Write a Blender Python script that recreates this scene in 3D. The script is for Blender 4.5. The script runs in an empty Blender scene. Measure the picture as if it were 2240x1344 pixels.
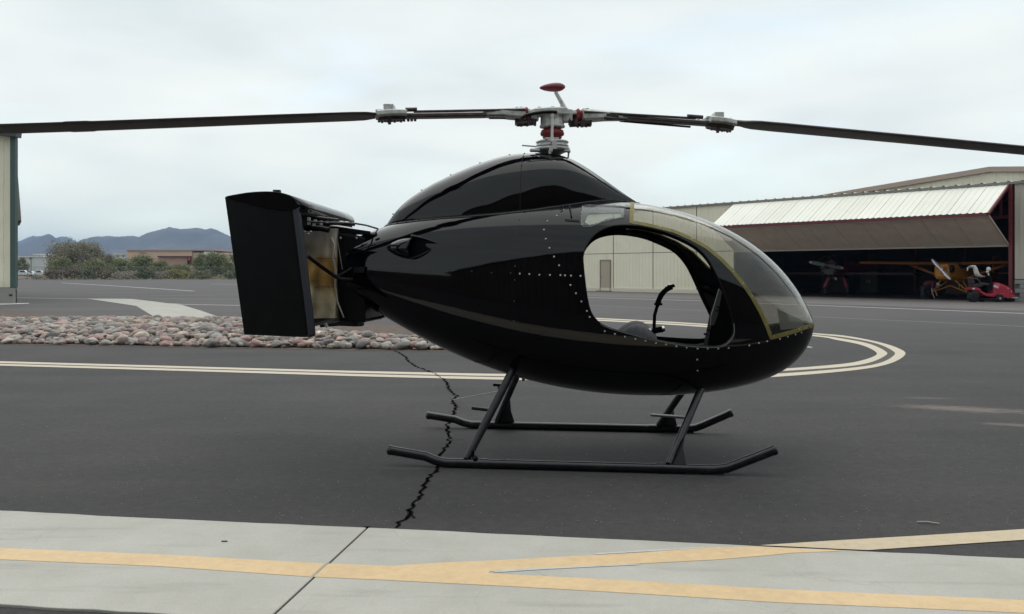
import bpy, bmesh, math, random
import numpy as np
from mathutils import Vector, Matrix, noise
from mathutils.geometry import delaunay_2d_cdt
random.seed(7)
C = bpy.context.scene
PI = math.pi
# ------------------------------------------------------------------ camera
CH, FO, HZ = 1.4, 1940.0, 594.0
cd = bpy.data.cameras.new('camera'); cam = bpy.data.objects.new('camera', cd)
C.collection.objects.link(cam); C.camera = cam
cam.location = (0, 0, CH); cam.rotation_euler = (PI/2, 0, 0)
cd.sensor_width = 36; cd.lens = FO/2240*36
cd.shift_y = (HZ-672)/2240.0
cd.clip_start = 0.05; cd.clip_end = 40000
# ------------------------------------------------------------------ light
C.view_settings.view_transform = 'Standard'; C.view_settings.look = 'None'
C.view_settings.gamma = 1; C.view_settings.exposure = 0.42
C.view_settings.use_curve_mapping = False
C.render.engine = 'CYCLES'
C.cycles.use_denoising = True
C.cycles.max_bounces = 8; C.cycles.transparent_max_bounces = 24; C.cycles.volume_bounces = 0
SUN_EL, SUN_AZ = math.radians(64), math.radians(345)
world = bpy.data.worlds.new('World'); C.world = world; world.use_nodes = True
nt = world.node_tree; nt.nodes.clear()
def N(t, typ, **kw):
    n = t.nodes.new(typ)
    for k, v in kw.items(): setattr(n, k, v)
    return n
def ramp(t, stops, interp='LINEAR'):
    r = t.nodes.new('ShaderNodeValToRGB'); cr = r.color_ramp; cr.interpolation = interp
    while len(cr.elements) < len(stops): cr.elements.new(.5)
    for e, (p, c) in zip(cr.elements, stops):
        e.position = p; e.color = (*c, 1) if len(c) == 3 else c
    return r
def world_nodes():
    L = nt.links.new
    out = N(nt, 'ShaderNodeOutputWorld'); bg = N(nt, 'ShaderNodeBackground')
    sky = N(nt, 'ShaderNodeTexSky', sky_type='NISHITA', sun_disc=False)
    sky.sun_elevation = SUN_EL; sky.sun_rotation = SUN_AZ; sky.dust_density = 2.0
    tc = N(nt, 'ShaderNodeTexCoord')
    mp = N(nt, 'ShaderNodeMapping'); mp.inputs['Scale'].default_value = (1.3, 1.0, 4.6)
    mp.inputs['Location'].default_value = (3.1, 0.4, 1.7)
    mp.inputs['Rotation'].default_value = (0, 0.10, 0)
    L(tc.outputs['Generated'], mp.inputs['Vector'])
    n1 = N(nt, 'ShaderNodeTexNoise'); n1.inputs['Scale'].default_value = 2.1
    n1.inputs['Detail'].default_value = 3; n1.inputs['Roughness'].default_value = .5; n1.inputs['Distortion'].default_value = .35
    L(mp.outputs[0], n1.inputs['Vector'])
    n2 = N(nt, 'ShaderNodeTexNoise'); n2.inputs['Scale'].default_value = 3.6
    n2.inputs['Detail'].default_value = 4; n2.inputs['Roughness'].default_value = .45
    L(mp.outputs[0], n2.inputs['Vector'])
    # cloud brightness
    cr = ramp(nt, [(.30, (.625, .685, .695)), (.5, (.70, .75, .745)), (.70, (.755, .795, .775))])
    L(n2.outputs['Fac'], cr.inputs[0])
    # thin places that let the blue through
    th = ramp(nt, [(.52, (0, 0, 0)), (.74, (1, 1, 1))]); L(n1.outputs['Fac'], th.inputs[0])
    sx = N(nt, 'ShaderNodeVectorMath', operation='SCALE'); sx.inputs['Scale'].default_value = .1
    L(sky.outputs[0], sx.inputs[0])
    ad = N(nt, 'ShaderNodeVectorMath', operation='ADD'); L(sx.outputs[0], ad.inputs[0]); ad.inputs[1].default_value = (.30, .40, .40)
    mul = N(nt, 'ShaderNodeMath', operation='MULTIPLY'); L(th.outputs[0], mul.inputs[0]); mul.inputs[1].default_value = .55
    mx = N(nt, 'ShaderNodeMixRGB'); L(mul.outputs[0], mx.inputs[0]); L(cr.outputs[0], mx.inputs[1]); L(ad.outputs[0], mx.inputs[2])
    # the overcast is slightly dimmer towards the zenith
    sp = N(nt, 'ShaderNodeSeparateXYZ'); L(tc.outputs['Generated'], sp.inputs[0])
    zr = ramp(nt, [(0.0, (1.27, 1.22, 1.07)), (.06, (1.16, 1.13, 1.04)), (.15, (1.07, 1.04, 1.01)), (.32, (.90, .91, .925)), (1, (.85, .865, .89))]); L(sp.outputs['Z'], zr.inputs[0])
    mm = N(nt, 'ShaderNodeMixRGB', blend_type='MULTIPLY'); mm.inputs[0].default_value = 1
    L(mx.outputs[0], mm.inputs[1]); L(zr.outputs[0], mm.inputs[2])
    L(mm.outputs[0], bg.inputs[0]); bg.inputs[1].default_value = 1.0
    L(bg.outputs[0], out.inputs[0])
world_nodes()
sd = bpy.data.lights.new('sun', 'SUN'); sd.energy = 1.1; sd.angle = math.radians(85); sd.color = (1, .96, .9)
sun = bpy.data.objects.new('sun', sd); C.collection.objects.link(sun)
# Nishita azimuth measured from +Y clockwise
sdir = Vector((math.sin(SUN_AZ)*math.cos(SUN_EL), math.cos(SUN_AZ)*math.cos(SUN_EL), math.sin(SUN_EL)))
sun.rotation_euler = sdir.to_track_quat('Z', 'Y').to_euler()
# ------------------------------------------------------------------ helpers
ROOTM = {}
def setp(o, label=None, cat=None, group=None, kind=None):
    for k, v in (('label', label), ('category', cat), ('group', group), ('kind', kind)):
        if v: o[k] = v
    return o
def thing(name, loc, label=None, cat=None, group=None, kind=None, rotz=0.0):
    o = bpy.data.objects.new(name, None); C.collection.objects.link(o)
    o.location = loc; o.rotation_euler = (0, 0, rotz); o.empty_display_size = .2
    ROOTM[o.name] = (Matrix.Translation(loc) @ Matrix.Rotation(rotz, 4, 'Z')).inverted()
    return setp(o, label, cat, group, kind)
def rootinv(parent):
    p = parent
    while p.parent: p = p.parent
    return ROOTM.get(p.name, Matrix.Identity(4))
def finish(name, me, mat, parent=None, local=False, loc=None, **tags):
    """mesh given in world coordinates unless local"""
    if mat is not None:
        me.materials.clear()
        for m in (mat if isinstance(mat, (list, tuple)) else [mat]): me.materials.append(m)
    if parent is not None and not local: me.transform(rootinv(parent))
    o = bpy.data.objects.new(name, me); C.collection.objects.link(o)
    if parent is not None: o.parent = parent
    elif not local:
        if loc is None:
            co = np.empty(len(me.vertices)*3, np.float32); me.vertices.foreach_get('co', co); co = co.reshape(-1, 3)
            loc = (float((co[:, 0].min()+co[:, 0].max())/2), float((co[:, 1].min()+co[:, 1].max())/2), float(co[:, 2].min()))
        me.transform(Matrix.Translation(loc).inverted()); o.location = loc
        ROOTM[o.name] = Matrix.Translation(loc).inverted()
    return setp(o, **tags)
class B:
    """collects shapes into one mesh"""
    def __init__(s): s.v = []; s.f = []; s.sm = []; s.mi = []; s.m = 0
    def add(s, vs, fs, smooth=False):
        b = len(s.v); s.v += [tuple(v) for v in vs]
        for f in fs: s.f.append([i+b for i in f]); s.sm.append(smooth); s.mi.append(s.m)
    def box(s, c, d, R=None, taper=None):
        vs = []
        for i in range(8):
            x, y, z = ((i & 1)-.5)*d[0], ((i >> 1 & 1)-.5)*d[1], ((i >> 2 & 1)-.5)*d[2]
            if taper and z > 0: x *= taper[0]; y *= taper[1]
            p = Vector((x, y, z))
            if R is not None: p = R @ p
            vs.append(p+Vector(c))
        s.add(vs, [(0, 2, 3, 1), (4, 5, 7, 6), (0, 1, 5, 4), (2, 6, 7, 3), (0, 4, 6, 2), (1, 3, 7, 5)])
    def loft(s, rings, cap=True, smooth=True, close=True):
        n = len(rings[0]); vs = [p for r in rings for p in r]; fs = []
        for i in range(len(rings)-1):
            for j in range(n if close else n-1):
                k = (j+1) % n
                fs.append((i*n+j, i*n+k, (i+1)*n+k, (i+1)*n+j))
        s.add(vs, fs, smooth)
        if cap:
            s.add(rings[0], [tuple(range(n))[::-1]]); s.add(rings[-1], [tuple(range(n))])
    def tube(s, pts, r, n=10, cap=True, smooth=True, flat=(1, 1), up=(0, 0, 1)):
        pts = [Vector(p) for p in pts]; rr = r if isinstance(r, (list, tuple)) else [r]*len(pts)
        rings = []
        for i, p in enumerate(pts):
            a = pts[max(i-1, 0)]; b = pts[min(i+1, len(pts)-1)]
            if 0 < i < len(pts)-1:
                d = ((p-a).normalized()+(b-p).normalized())
            else: d = b-a
            d = d.normalized(); u = Vector(up)
            if abs(d.dot(u)) > .95: u = Vector((1, 0, 0)) if abs(d.x) < .9 else Vector((0, 1, 0))
            x = d.cross(u).normalized(); y = x.cross(d).normalized()
            rings.append([p+x*math.cos(2*PI*k/n)*rr[i]*flat[0]+y*math.sin(2*PI*k/n)*rr[i]*flat[1] for k in range(n)])
        s.loft(rings, cap, smooth)
    def lathe(s, c, prof, axis=(0, 0, 1), n=24, cap=True, smooth=True):
        a = Vector(axis).normalized(); u = Vector((1, 0, 0)) if abs(a.x) < .9 else Vector((0, 1, 0))
        x = a.cross(u).normalized(); y = a.cross(x).normalized(); c = Vector(c)
        s.loft([[c+a*h+(x*math.cos(2*PI*k/n)+y*math.sin(2*PI*k/n))*max(r, 1e-4) for k in range(n)] for r, h in prof], cap, smooth)
    def ell(s, c, r, n=12, m=8, R=None):
        rings = []
        for i in range(m+1):
            a = -PI/2+PI*i/m; rr = max(math.cos(a), 1e-3)
            ring = []
            for k in range(n):
                p = Vector((r[0]*rr*math.cos(2*PI*k/n), r[1]*rr*math.sin(2*PI*k/n), r[2]*math.sin(a)))
                if R is not None: p = R @ p
                ring.append(p+Vector(c))
            rings.append(ring)
        s.loft(rings, True, True)
    def prism(s, poly, off):
        """poly: 3D points, extruded by the vector off"""
        n = len(poly); off = Vector(off)
        vs = [Vector(p) for p in poly]+[Vector(p)+off for p in poly]
        s.add(vs, [tuple(range(n))[::-1], tuple(range(n, 2*n))]+[(i, (i+1) % n, n+(i+1) % n, n+i) for i in range(n)])
    def quad(s, a, b, c, d): s.add([a, b, c, d], [(0, 1, 2, 3)])
    def mesh(s, name='mesh'):
        me = bpy.data.meshes.new(name); me.from_pydata(s.v, [], s.f)
        me.polygons.foreach_set('use_smooth', s.sm)
        if any(s.mi): me.polygons.foreach_set('material_index', s.mi)
        bm = bmesh.new(); bm.from_mesh(me); bmesh.ops.recalc_face_normals(bm, faces=bm.faces); bm.to_mesh(me); bm.free()
        me.update(); return me
    def obj(s, name, mat, parent=None, bevel=None, **kw):
        o = finish(name, s.mesh(name), mat, parent, **kw)
        if bevel:
            m = o.modifiers.new('bevel', 'BEVEL'); m.width = bevel; m.segments = 2; m.limit_method = 'ANGLE'; m.angle_limit = .7
        return o
def gp(px, py, z=0.0):
    """point on the horizontal plane z seen at pixel px, py"""
    Y = (CH-z)*FO/(py-HZ); return Vector(((px-1120)/FO*Y, Y, z))
def dp(px, py, Y):
    return Vector(((px-1120)/FO*Y, Y, CH+(HZ-py)/FO*Y))
# helicopter frame: t along the fuselage (nose +), v away from the viewer, z up
YAW = -0.1194
U = Vector((math.cos(YAW), math.sin(YAW), 0)); W_ = Vector((-math.sin(YAW), math.cos(YAW), 0)); O_ = Vector((.5125, 7.012, 0))
def hp(px, py, v=0.0):
    a = (px-1120)/FO; b = (HZ-py)/FO; r = Vector((a, 1, 0))
    k = (v+O_.dot(W_))/r.dot(W_); q = r*k-O_
    return Vector((q.dot(U), v, CH+k*b))
def hw(p): return O_+U*p[0]+W_*p[1]+Vector((0, 0, p[2]))
# ------------------------------------------------------------------ materials
MATS = {}
def mat(name, col, rough=.6, metal=0.0, var=0.0, vscale=8.0, bump=0.0, bscale=40.0, coat=0.0, spec=.5, dirt=None, dscale=2.0, coord='Object', detail=4, stretch=None):
    if name in MATS: return MATS[name]
    m = bpy.data.materials.new(name); m.use_nodes = True; t = m.node_tree; L = t.links.new
    p = t.nodes['Principled BSDF']
    p.inputs['Base Color'].default_value = (*col, 1); p.inputs['Roughness'].default_value = rough
    p.inputs['Metallic'].default_value = metal; p.inputs['Specular IOR Level'].default_value = spec
    p.inputs['Coat Weight'].default_value = coat; p.inputs['Coat Roughness'].default_value = .03
    tc = N(t, 'ShaderNodeTexCoord'); vec = tc.outputs[coord]
    if stretch:
        mp = N(t, 'ShaderNodeMapping'); mp.inputs['Scale'].default_value = stretch; L(vec, mp.inputs[0]); vec = mp.outputs[0]
    last = None
    if var:
        n = N(t, 'ShaderNodeTexNoise'); n.inputs['Scale'].default_value = vscale; n.inputs['Detail'].default_value = detail; L(vec, n.inputs[0])
        r = ramp(t, [(.3, tuple(c*(1-var) for c in col)), (.7, tuple(min(1, c*(1+var)) for c in col))]); L(n.outputs['Fac'], r.inputs[0]); last = r.outputs[0]
    if dirt:
        n = N(t, 'ShaderNodeTexNoise'); n.inputs['Scale'].default_value = dscale; n.inputs['Detail'].default_value = 8; n.inputs['Roughness'].default_value = .65; L(vec, n.inputs[0])
        r = ramp(t, [(.5, (0, 0, 0)), (.75, (1, 1, 1))]); L(n.outputs['Fac'], r.inputs[0])
        mx = N(t, 'ShaderNodeMixRGB'); L(r.outputs[0], mx.inputs[0]); mx.inputs[2].default_value = (*dirt, 1)
        if last: L(last, mx.inputs[1])
        else: mx.inputs[1].default_value = (*col, 1)
        last = mx.outputs[0]
    if last: L(last, p.inputs['Base Color'])
    if bump:
        n = N(t, 'ShaderNodeTexNoise'); n.inputs['Scale'].default_value = bscale; n.inputs['Detail'].default_value = 5; L(vec, n.inputs[0])
        b = N(t, 'ShaderNodeBump'); b.inputs['Strength'].default_value = 1; b.inputs['Distance'].default_value = bump; L(n.outputs['Fac'], b.inputs['Height'])
        L(b.outputs[0], p.inputs['Normal'])
    MATS[name] = m; return m
black_gloss = mat('black_gloss', (.0014, .0014, .0024), .05, coat=0, spec=.37, bump=.0011, bscale=3.2)
black_satin = mat('black_satin', (.0035, .0034, .004), .34, spec=.22, var=.3, bump=.0004, bscale=60)
black_skid = mat('black_skid', (.007, .007, .009), .27, var=.4, vscale=20, dirt=(.03, .028, .026), dscale=6, bump=.0003, bscale=90)
black_dull = mat('black_dull', (.007, .007, .008), .6, spec=.3, var=.3)
cabin_black = mat('cabin_black', (.003, .003, .0033), .9, spec=.06)
alu = mat('alu', (.50, .50, .49), .38, metal=.55, var=.22, vscale=25, dirt=(.16, .15, .14), dscale=18)
alu_white = mat('alu_white', (.60, .60, .57), .45, metal=.25, var=.12, vscale=30, dirt=(.25, .24, .22), dscale=14)
steel_dark = mat('steel_dark', (.075, .07, .07), .45, metal=.6, var=.4, vscale=40)
chrome = mat('chrome', (.8, .8, .8), .15, metal=1)
rivet_mat = mat('rivet_mat', (.62, .60, .57), .5, metal=.1)
blade_mat = mat('blade_mat', (.075, .062, .062), .45, var=.2, vscale=5, dirt=(.10, .085, .08), dscale=7)
red_paint = mat('red_paint', (.17, .012, .02), .35, var=.15, coat=.2)
red_rubber = mat('red_rubber', (.20, .015, .018), .55, var=.2)
tape_mat = mat('tape_mat', (.20, .17, .04), .55, var=.22, vscale=30, dirt=(.11, .095, .03), dscale=15)
seat_mat = mat('seat_mat', (.085, .085, .095), .8, var=.15, vscale=60, bump=.001, bscale=200)
nozzle_mat = mat('nozzle_mat', (.42, .30, .13), .42, metal=.5, var=.1, vscale=4, bump=.006, bscale=7)
def nozzle_nodes():
    m = nozzle_mat; t = m.node_tree; L = t.links.new; p = t.nodes['Principled BSDF']
    tc = N(t, 'ShaderNodeTexCoord'); sp = N(t, 'ShaderNodeSeparateXYZ'); L(tc.outputs['Object'], sp.inputs[0])
    n = N(t, 'ShaderNodeTexNoise'); n.inputs['Scale'].default_value = 5; n.inputs['Detail'].default_value = 5; L(tc.outputs['Object'], n.inputs[0])
    a = N(t, 'ShaderNodeMath', operation='MULTIPLY_ADD'); L(n.outputs['Fac'], a.inputs[0]); a.inputs[1].default_value = .12; L(sp.outputs['Z'], a.inputs[2])
    mr = N(t, 'ShaderNodeMapRange'); mr.inputs['From Min'].default_value = 1.05; mr.inputs['From Max'].default_value = 1.85; L(a.outputs[0], mr.inputs['Value'])
    r = ramp(t, [(0, (.72, .66, .50)), (.33, (.72, .58, .34)), (.42, (.52, .29, .09)), (.62, (.60, .35, .11)), (.68, (.68, .58, .45)), (1, (.60, .56, .54))]); L(mr.outputs[0], r.inputs[0])
    n2 = N(t, 'ShaderNodeTexNoise'); n2.inputs['Scale'].default_value = 9; n2.inputs['Detail'].default_value = 6; L(tc.outputs['Object'], n2.inputs[0])
    r2 = ramp(t, [(.35, (.55, .5, .45)), (.6, (1, 1, 1))]); L(n2.outputs['Fac'], r2.inputs[0])
    mm = N(t, 'ShaderNodeMixRGB', blend_type='MULTIPLY'); mm.inputs[0].default_value = .7; L(r.outputs[0], mm.inputs[1]); L(r2.outputs[0], mm.inputs[2])
    L(mm.outputs[0], p.inputs['Base Color'])
nozzle_nodes()
def glass(name, tint, gl=1.0, haze=0.03, hcol=(.6, .62, .6)):
    m = bpy.data.materials.new(name); m.use_nodes = True; t = m.node_tree; t.nodes.clear(); L = t.links.new
    o = N(t, 'ShaderNodeOutputMaterial'); tr = N(t, 'ShaderNodeBsdfTransparent'); tr.inputs[0].default_value = (*tint, 1)
    g = N(t, 'ShaderNodeBsdfGlossy'); g.inputs['Roughness'].default_value = .015; g.inputs[0].default_value = (gl, gl, gl, 1)
    lw = N(t, 'ShaderNodeLayerWeight'); lw.inputs[0].default_value = .5; pw = N(t, 'ShaderNodeMath', operation='POWER'); L(lw.outputs['Facing'], pw.inputs[0]); pw.inputs[1].default_value = 4.5; fr = N(t, 'ShaderNodeMath', operation='MULTIPLY_ADD'); L(pw.outputs[0], fr.inputs[0]); fr.inputs[1].default_value = .65; fr.inputs[2].default_value = .025
    df = N(t, 'ShaderNodeBsdfDiffuse'); df.inputs[0].default_value = (*hcol, 1)
    tc = N(t, 'ShaderNodeTexCoord'); n = N(t, 'ShaderNodeTexNoise'); n.inputs['Scale'].default_value = 3; n.inputs['Detail'].default_value = 6; L(tc.outputs['Object'], n.inputs[0])
    mr = N(t, 'ShaderNodeMapRange'); mr.inputs['From Min'].default_value = .3; mr.inputs['From Max'].default_value = .8; mr.inputs['To Min'].default_value = haze*.4; mr.inputs['To Max'].default_value = haze*2
    L(n.outputs['Fac'], mr.inputs['Value'])
    m0 = N(t, 'ShaderNodeMixShader'); L(mr.outputs[0], m0.inputs[0]); L(tr.outputs[0], m0.inputs[1]); L(df.outputs[0], m0.inputs[2])
    mx = N(t, 'ShaderNodeMixShader'); L(fr.outputs[0], mx.inputs[0]); L(m0.outputs[0], mx.inputs[1]); L(g.outputs[0], mx.inputs[2]); L(mx.outputs[0], o.inputs[0])
    MATS[name] = m; return m
canopy_glass = glass('canopy_glass', (.90, .895, .865), 1.0, .03, (.62, .60, .50))
window_glass = glass('window_glass', (.92, .95, .94), .9, .05)
cream_siding = mat('cream_siding', (.78, .735, .58), .5, var=.04, vscale=.6, coord='Object', dirt=(.71, .66, .51), dscale=.8)
cream_light = mat('cream_light', (.80, .78, .69), .45, var=.05, vscale=.5)
tan_trim = mat('tan_trim', (.42, .33, .27), .6)
red_steel = mat('red_steel', (.13, .018, .022), .5, var=.2)
green_trim = mat('green_trim', (.045, .085, .075), .5, var=.1)
brown_lining = mat('brown_lining', (.58, .48, .39), .75, var=.08, vscale=2)
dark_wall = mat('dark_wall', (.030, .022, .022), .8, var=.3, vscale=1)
block_grey = mat('block_grey', (.27, .26, .25), .85, var=.1, vscale=3)
white_paint = mat('white_paint', (.72, .72, .70), .4)
# ------------------------------------------------------------------ ground
def ground_mats():
    # asphalt
    m = bpy.data.materials.new('asphalt'); m.use_nodes = True; t = m.node_tree; L = t.links.new; p = t.nodes['Principled BSDF']
    geo = N(t, 'ShaderNodeNewGeometry'); pos = geo.outputs['Position']
    def noise_(scale, det=6, rough=.6, stretch=None):
        v = pos
        if stretch:
            mp = N(t, 'ShaderNodeMapping'); mp.inputs['Scale'].default_value = stretch; L(pos, mp.inputs[0]); v = mp.outputs[0]
        n = N(t, 'ShaderNodeTexNoise'); n.inputs['Scale'].default_value = scale; n.inputs['Detail'].default_value = det; n.inputs['Roughness'].default_value = rough; L(v, n.inputs[0]); return n.outputs['Fac']
    fine = ramp(t, [(.3, (.031, .029, .0295)), (.55, (.060, .0565, .0565)), (.78, (.115, .108, .104))]); L(noise_(95, 6, .8), fine.inputs[0])
    big = ramp(t, [(.3, (.82, .82, .84)), (.7, (1.22, 1.19, 1.16))]); L(noise_(.55, 7, .62), big.inputs[0])
    m1 = N(t, 'ShaderNodeMixRGB', blend_type='MULTIPLY'); m1.inputs[0].default_value = 1; L(fine.outputs[0], m1.inputs[1]); L(big.outputs[0], m1.inputs[2])
    streak = ramp(t, [(.3, (.90, .90, .91)), (.7, (1.1, 1.09, 1.08))]); L(noise_(1.0, 6, .6, (.12, 1.6, 1)), streak.inputs[0])
    m2 = N(t, 'ShaderNodeMixRGB', blend_type='MULTIPLY'); m2.inputs[0].default_value = 1; L(m1.outputs[0], m2.inputs[1]); L(streak.outputs[0], m2.inputs[2])
    mid = ramp(t, [(.3, (.80, .80, .80)), (.7, (1.2, 1.2, 1.19))]); L(noise_(14, 6, .7), mid.inputs[0])
    m2b = N(t, 'ShaderNodeMixRGB', blend_type='MULTIPLY'); m2b.inputs[0].default_value = 1; L(m2.outputs[0], m2b.inputs[1]); L(mid.outputs[0], m2b.inputs[2]); m2 = m2b
    # paler further out: lightening at grazing view put into the colour
    sp = N(t, 'ShaderNodeSeparateXYZ'); L(pos, sp.inputs[0])
    far = N(t, 'ShaderNodeMapRange', interpolation_type='SMOOTHSTEP'); far.inputs['From Min'].default_value = 12; far.inputs['From Max'].default_value = 34; far.inputs['To Max'].default_value = .85; L(sp.outputs['Y'], far.inputs['Value'])
    m3 = N(t, 'ShaderNodeMixRGB'); L(far.outputs[0], m3.inputs[0]); L(m2.outputs[0], m3.inputs[1])
    farc = ramp(t, [(.3, (.082, .074, .075)), (.7, (.120, .110, .108))]); L(noise_(.25, 7, .7, (.4, 1.2, 1)), farc.inputs[0]); L(farc.outputs[0], m3.inputs[2])
    # light aggregate chips
    vo = N(t, 'ShaderNodeTexVoronoi'); vo.inputs['Scale'].default_value = 26; L(pos, vo.inputs['Vector'])
    ch = N(t, 'ShaderNodeMath', operation='LESS_THAN'); L(vo.outputs['Distance'], ch.inputs[0]); ch.inputs[1].default_value = .11
    sep = N(t, 'ShaderNodeSeparateColor'); L(vo.outputs['Color'], sep.inputs[0])
    pick = N(t, 'ShaderNodeMath', operation='GREATER_THAN'); L(sep.outputs[0], pick.inputs[0]); pick.inputs[1].default_value = .88
    cm = N(t, 'ShaderNodeMath', operation='MULTIPLY'); L(ch.outputs[0], cm.inputs[0]); L(pick.outputs[0], cm.inputs[1])
    m4 = N(t, 'ShaderNodeMixRGB'); L(cm.outputs[0], m4.inputs[0]); L(m3.outputs[0], m4.inputs[1]); m4.inputs[2].default_value = (.26, .24, .22, 1)
    # spilled pale residue by the right edge
    last = m4.outputs[0]
    for (c, sx, sy, rz, a) in ((gp(2110, 895), .75, .24, -.36, .75), (gp(2030, 871), .35, .09, -.12, .35), (gp(2225, 930), .4, .1, -.3, .6)):
        mp = N(t, 'ShaderNodeMapping', vector_type='TEXTURE'); mp.inputs['Location'].default_value = c; mp.inputs['Scale'].default_value = (sx, sy, 1); mp.inputs['Rotation'].default_value = (0, 0, rz); L(pos, mp.inputs[0])
        ln = N(t, 'ShaderNodeVectorMath', operation='LENGTH'); L(mp.outputs[0], ln.inputs[0])
        nn = noise_(9, 7, .75, (.6, 1.6, 1))
        k = N(t, 'ShaderNodeMath', operation='MULTIPLY_ADD'); L(nn, k.inputs[0]); k.inputs[1].default_value = 2.4; k.inputs[2].default_value = -1.2
        k2 = N(t, 'ShaderNodeMath', operation='ADD'); L(k.outputs[0], k2.inputs[0]); L(ln.outputs['Value'], k2.inputs[1])
        r = ramp(t, [(.35, (a, a, a)), (1.0, (0, 0, 0))]); L(k2.outputs[0], r.inputs[0])
        mx = N(t, 'ShaderNodeMixRGB'); L(r.outputs[0], mx.inputs[0]); L(last, mx.inputs[1]); mx.inputs[2].default_value = (.20, .165, .145, 1); last = mx.outputs[0]
    L(last, p.inputs['Base Color']); p.inputs['Roughness'].default_value = .88; p.inputs['Specular IOR Level'].default_value = .3
    b = N(t, 'ShaderNodeBump'); b.inputs['Distance'].default_value = .004; b.inputs['Strength'].default_value = .8; L(noise_(140, 4, .7), b.inputs['Height']); L(b.outputs[0], p.inputs['Normal'])
    MATS['asphalt'] = m
    # concrete
    m = bpy.data.materials.new('concrete'); m.use_nodes = True; t = m.node_tree; L = t.links.new; p = t.nodes['Principled BSDF']
    geo = N(t, 'ShaderNodeNewGeometry'); pos = geo.outputs['Position']
    def nz(scale, det=6, rough=.6, stretch=None, rot=0):
        v = pos
        if stretch:
            mp = N(t, 'ShaderNodeMapping'); mp.inputs['Scale'].default_value = stretch; mp.inputs['Rotation'].default_value = (0, 0, rot); L(pos, mp.inputs[0]); v = mp.outputs[0]
        n = N(t, 'ShaderNodeTexNoise'); n.inputs['Scale'].default_value = scale; n.inputs['Detail'].default_value = det; n.inputs['Roughness'].default_value = rough; L(v, n.inputs[0]); return n.outputs['Fac']
    a = ramp(t, [(.3, (.425, .405, .35)), (.7, (.535, .51, .455))]); L(nz(1.4, 8, .62), a.inputs[0])
    f = ramp(t, [(.3, (.9, .9, .9)), (.7, (1.08, 1.08, 1.08))]); L(nz(120, 5, .7), f.inputs[0])
    mm = N(t, 'ShaderNodeMixRGB', blend_type='MULTIPLY'); mm.inputs[0].default_value = 1; L(a.outputs[0], mm.inputs[1]); L(f.outputs[0], mm.inputs[2])
    s = ramp(t, [(.28, (.80, .80, .80)), (.45, (1, 1, 1))]); L(nz(3.2, 7, .6, (.35, 2.4, 1), .1), s.inputs[0])
    m2 = N(t, 'ShaderNodeMixRGB', blend_type='MULTIPLY'); m2.inputs[0].default_value = .8; L(mm.outputs[0], m2.inputs[1]); L(s.outputs[0], m2.inputs[2])
    # hairline cracks
    vo = N(t, 'ShaderNodeTexVoronoi', feature='DISTANCE_TO_EDGE'); vo.inputs['Scale'].default_value = .7
    w = N(t, 'ShaderNodeVectorMath', operation='ADD'); nn = N(t, 'ShaderNodeTexNoise'); nn.inputs['Scale'].default_value = 3; L(pos, nn.inputs[0])
    sc = N(t, 'ShaderNodeVectorMath', operation='SCALE'); sc.inputs['Scale'].default_value = .35; L(nn.outputs['Color'], sc.inputs[0]); L(pos, w.inputs[0]); L(sc.outputs[0], w.inputs[1]); L(w.outputs[0], vo.inputs['Vector'])
    cr = ramp(t, [(0, (.55, .55, .55)), (.004, (1, 1, 1))]); L(vo.outputs['Distance'], cr.inputs[0])
    m3 = N(t, 'ShaderNodeMixRGB', blend_type='MULTIPLY'); m3.inputs[0].default_value = .22; L(m2.outputs[0], m3.inputs[1]); L(cr.outputs[0], m3.inputs[2])
    L(m3.outputs[0], p.inputs['Base Color']); p.inputs['Roughness'].default_value = .85
    b = N(t, 'ShaderNodeBump'); b.inputs['Distance'].default_value = .002; L(nz(90, 4, .7), b.inputs['Height']); L(b.outputs[0], p.inputs['Normal'])
    MATS['concrete'] = m
    # worn road paint, letting a base colour through
    def paint(name, col, under, wear=.5, scale=7):
        m = bpy.data.materials.new(name); m.use_nodes = True; t = m.node_tree; L = t.links.new; p = t.nodes['Principled BSDF']
        geo = N(t, 'ShaderNodeNewGeometry')
        n = N(t, 'ShaderNodeTexNoise'); n.inputs['Scale'].default_value = scale; n.inputs['Detail'].default_value = 9; n.inputs['Roughness'].default_value = .72; L(geo.outputs['Position'], n.inputs[0])
        r = ramp(t, [(wear-.16, under), (wear-.06, tuple(c*.9 for c in col)), (wear+.12, col)]); L(n.outputs['Fac'], r.inputs[0])
        n2 = N(t, 'ShaderNodeTexNoise'); n2.inputs['Scale'].default_value = 22; n2.inputs['Detail'].default_value = 7; n2.inputs['Roughness'].default_value = .7; L(geo.outputs['Position'], n2.inputs[0])
        r2 = ramp(t, [(.3, (.90, .90, .90)), (.7, (1.05, 1.05, 1.05))]); L(n2.outputs['Fac'], r2.inputs[0])
        mm = N(t, 'ShaderNodeMixRGB', blend_type='MULTIPLY'); mm.inputs[0].default_value = 1; L(r.outputs[0], mm.inputs[1]); L(r2.outputs[0], mm.inputs[2])
        L(mm.outputs[0], p.inputs['Base Color']); p.inputs['Roughness'].default_value = .75; MATS[name] = m
    paint('paint_yellow', (.74, .53, .30), (.60, .46, .31), .42, 1.6)
    paint('paint_yellow_asphalt', (.62, .50, .34), (.16, .13, .10), .40, 16)
    paint('paint_cream', (.58, .50, .39), (.12, .10, .09), .33, 9)
    paint('paint_white', (.50, .48, .47), (.14, .13, .13), .40, 3)
    paint('paint_faint', (.26, .245, .24), (.11, .10, .10), .46, 3)
    paint('paint_dark', (.055, .045, .033), (.04, .035, .03), .4, 9)
    paint('paint_chalk', (.60, .60, .56), (.42, .42, .40), .5, 14)
    mat('desert', (.13, .095, .07), .95, var=.35, vscale=.06, dirt=(.10, .10, .055), dscale=.15, bump=.05, bscale=1.5, coord='Object', detail=8)
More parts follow.
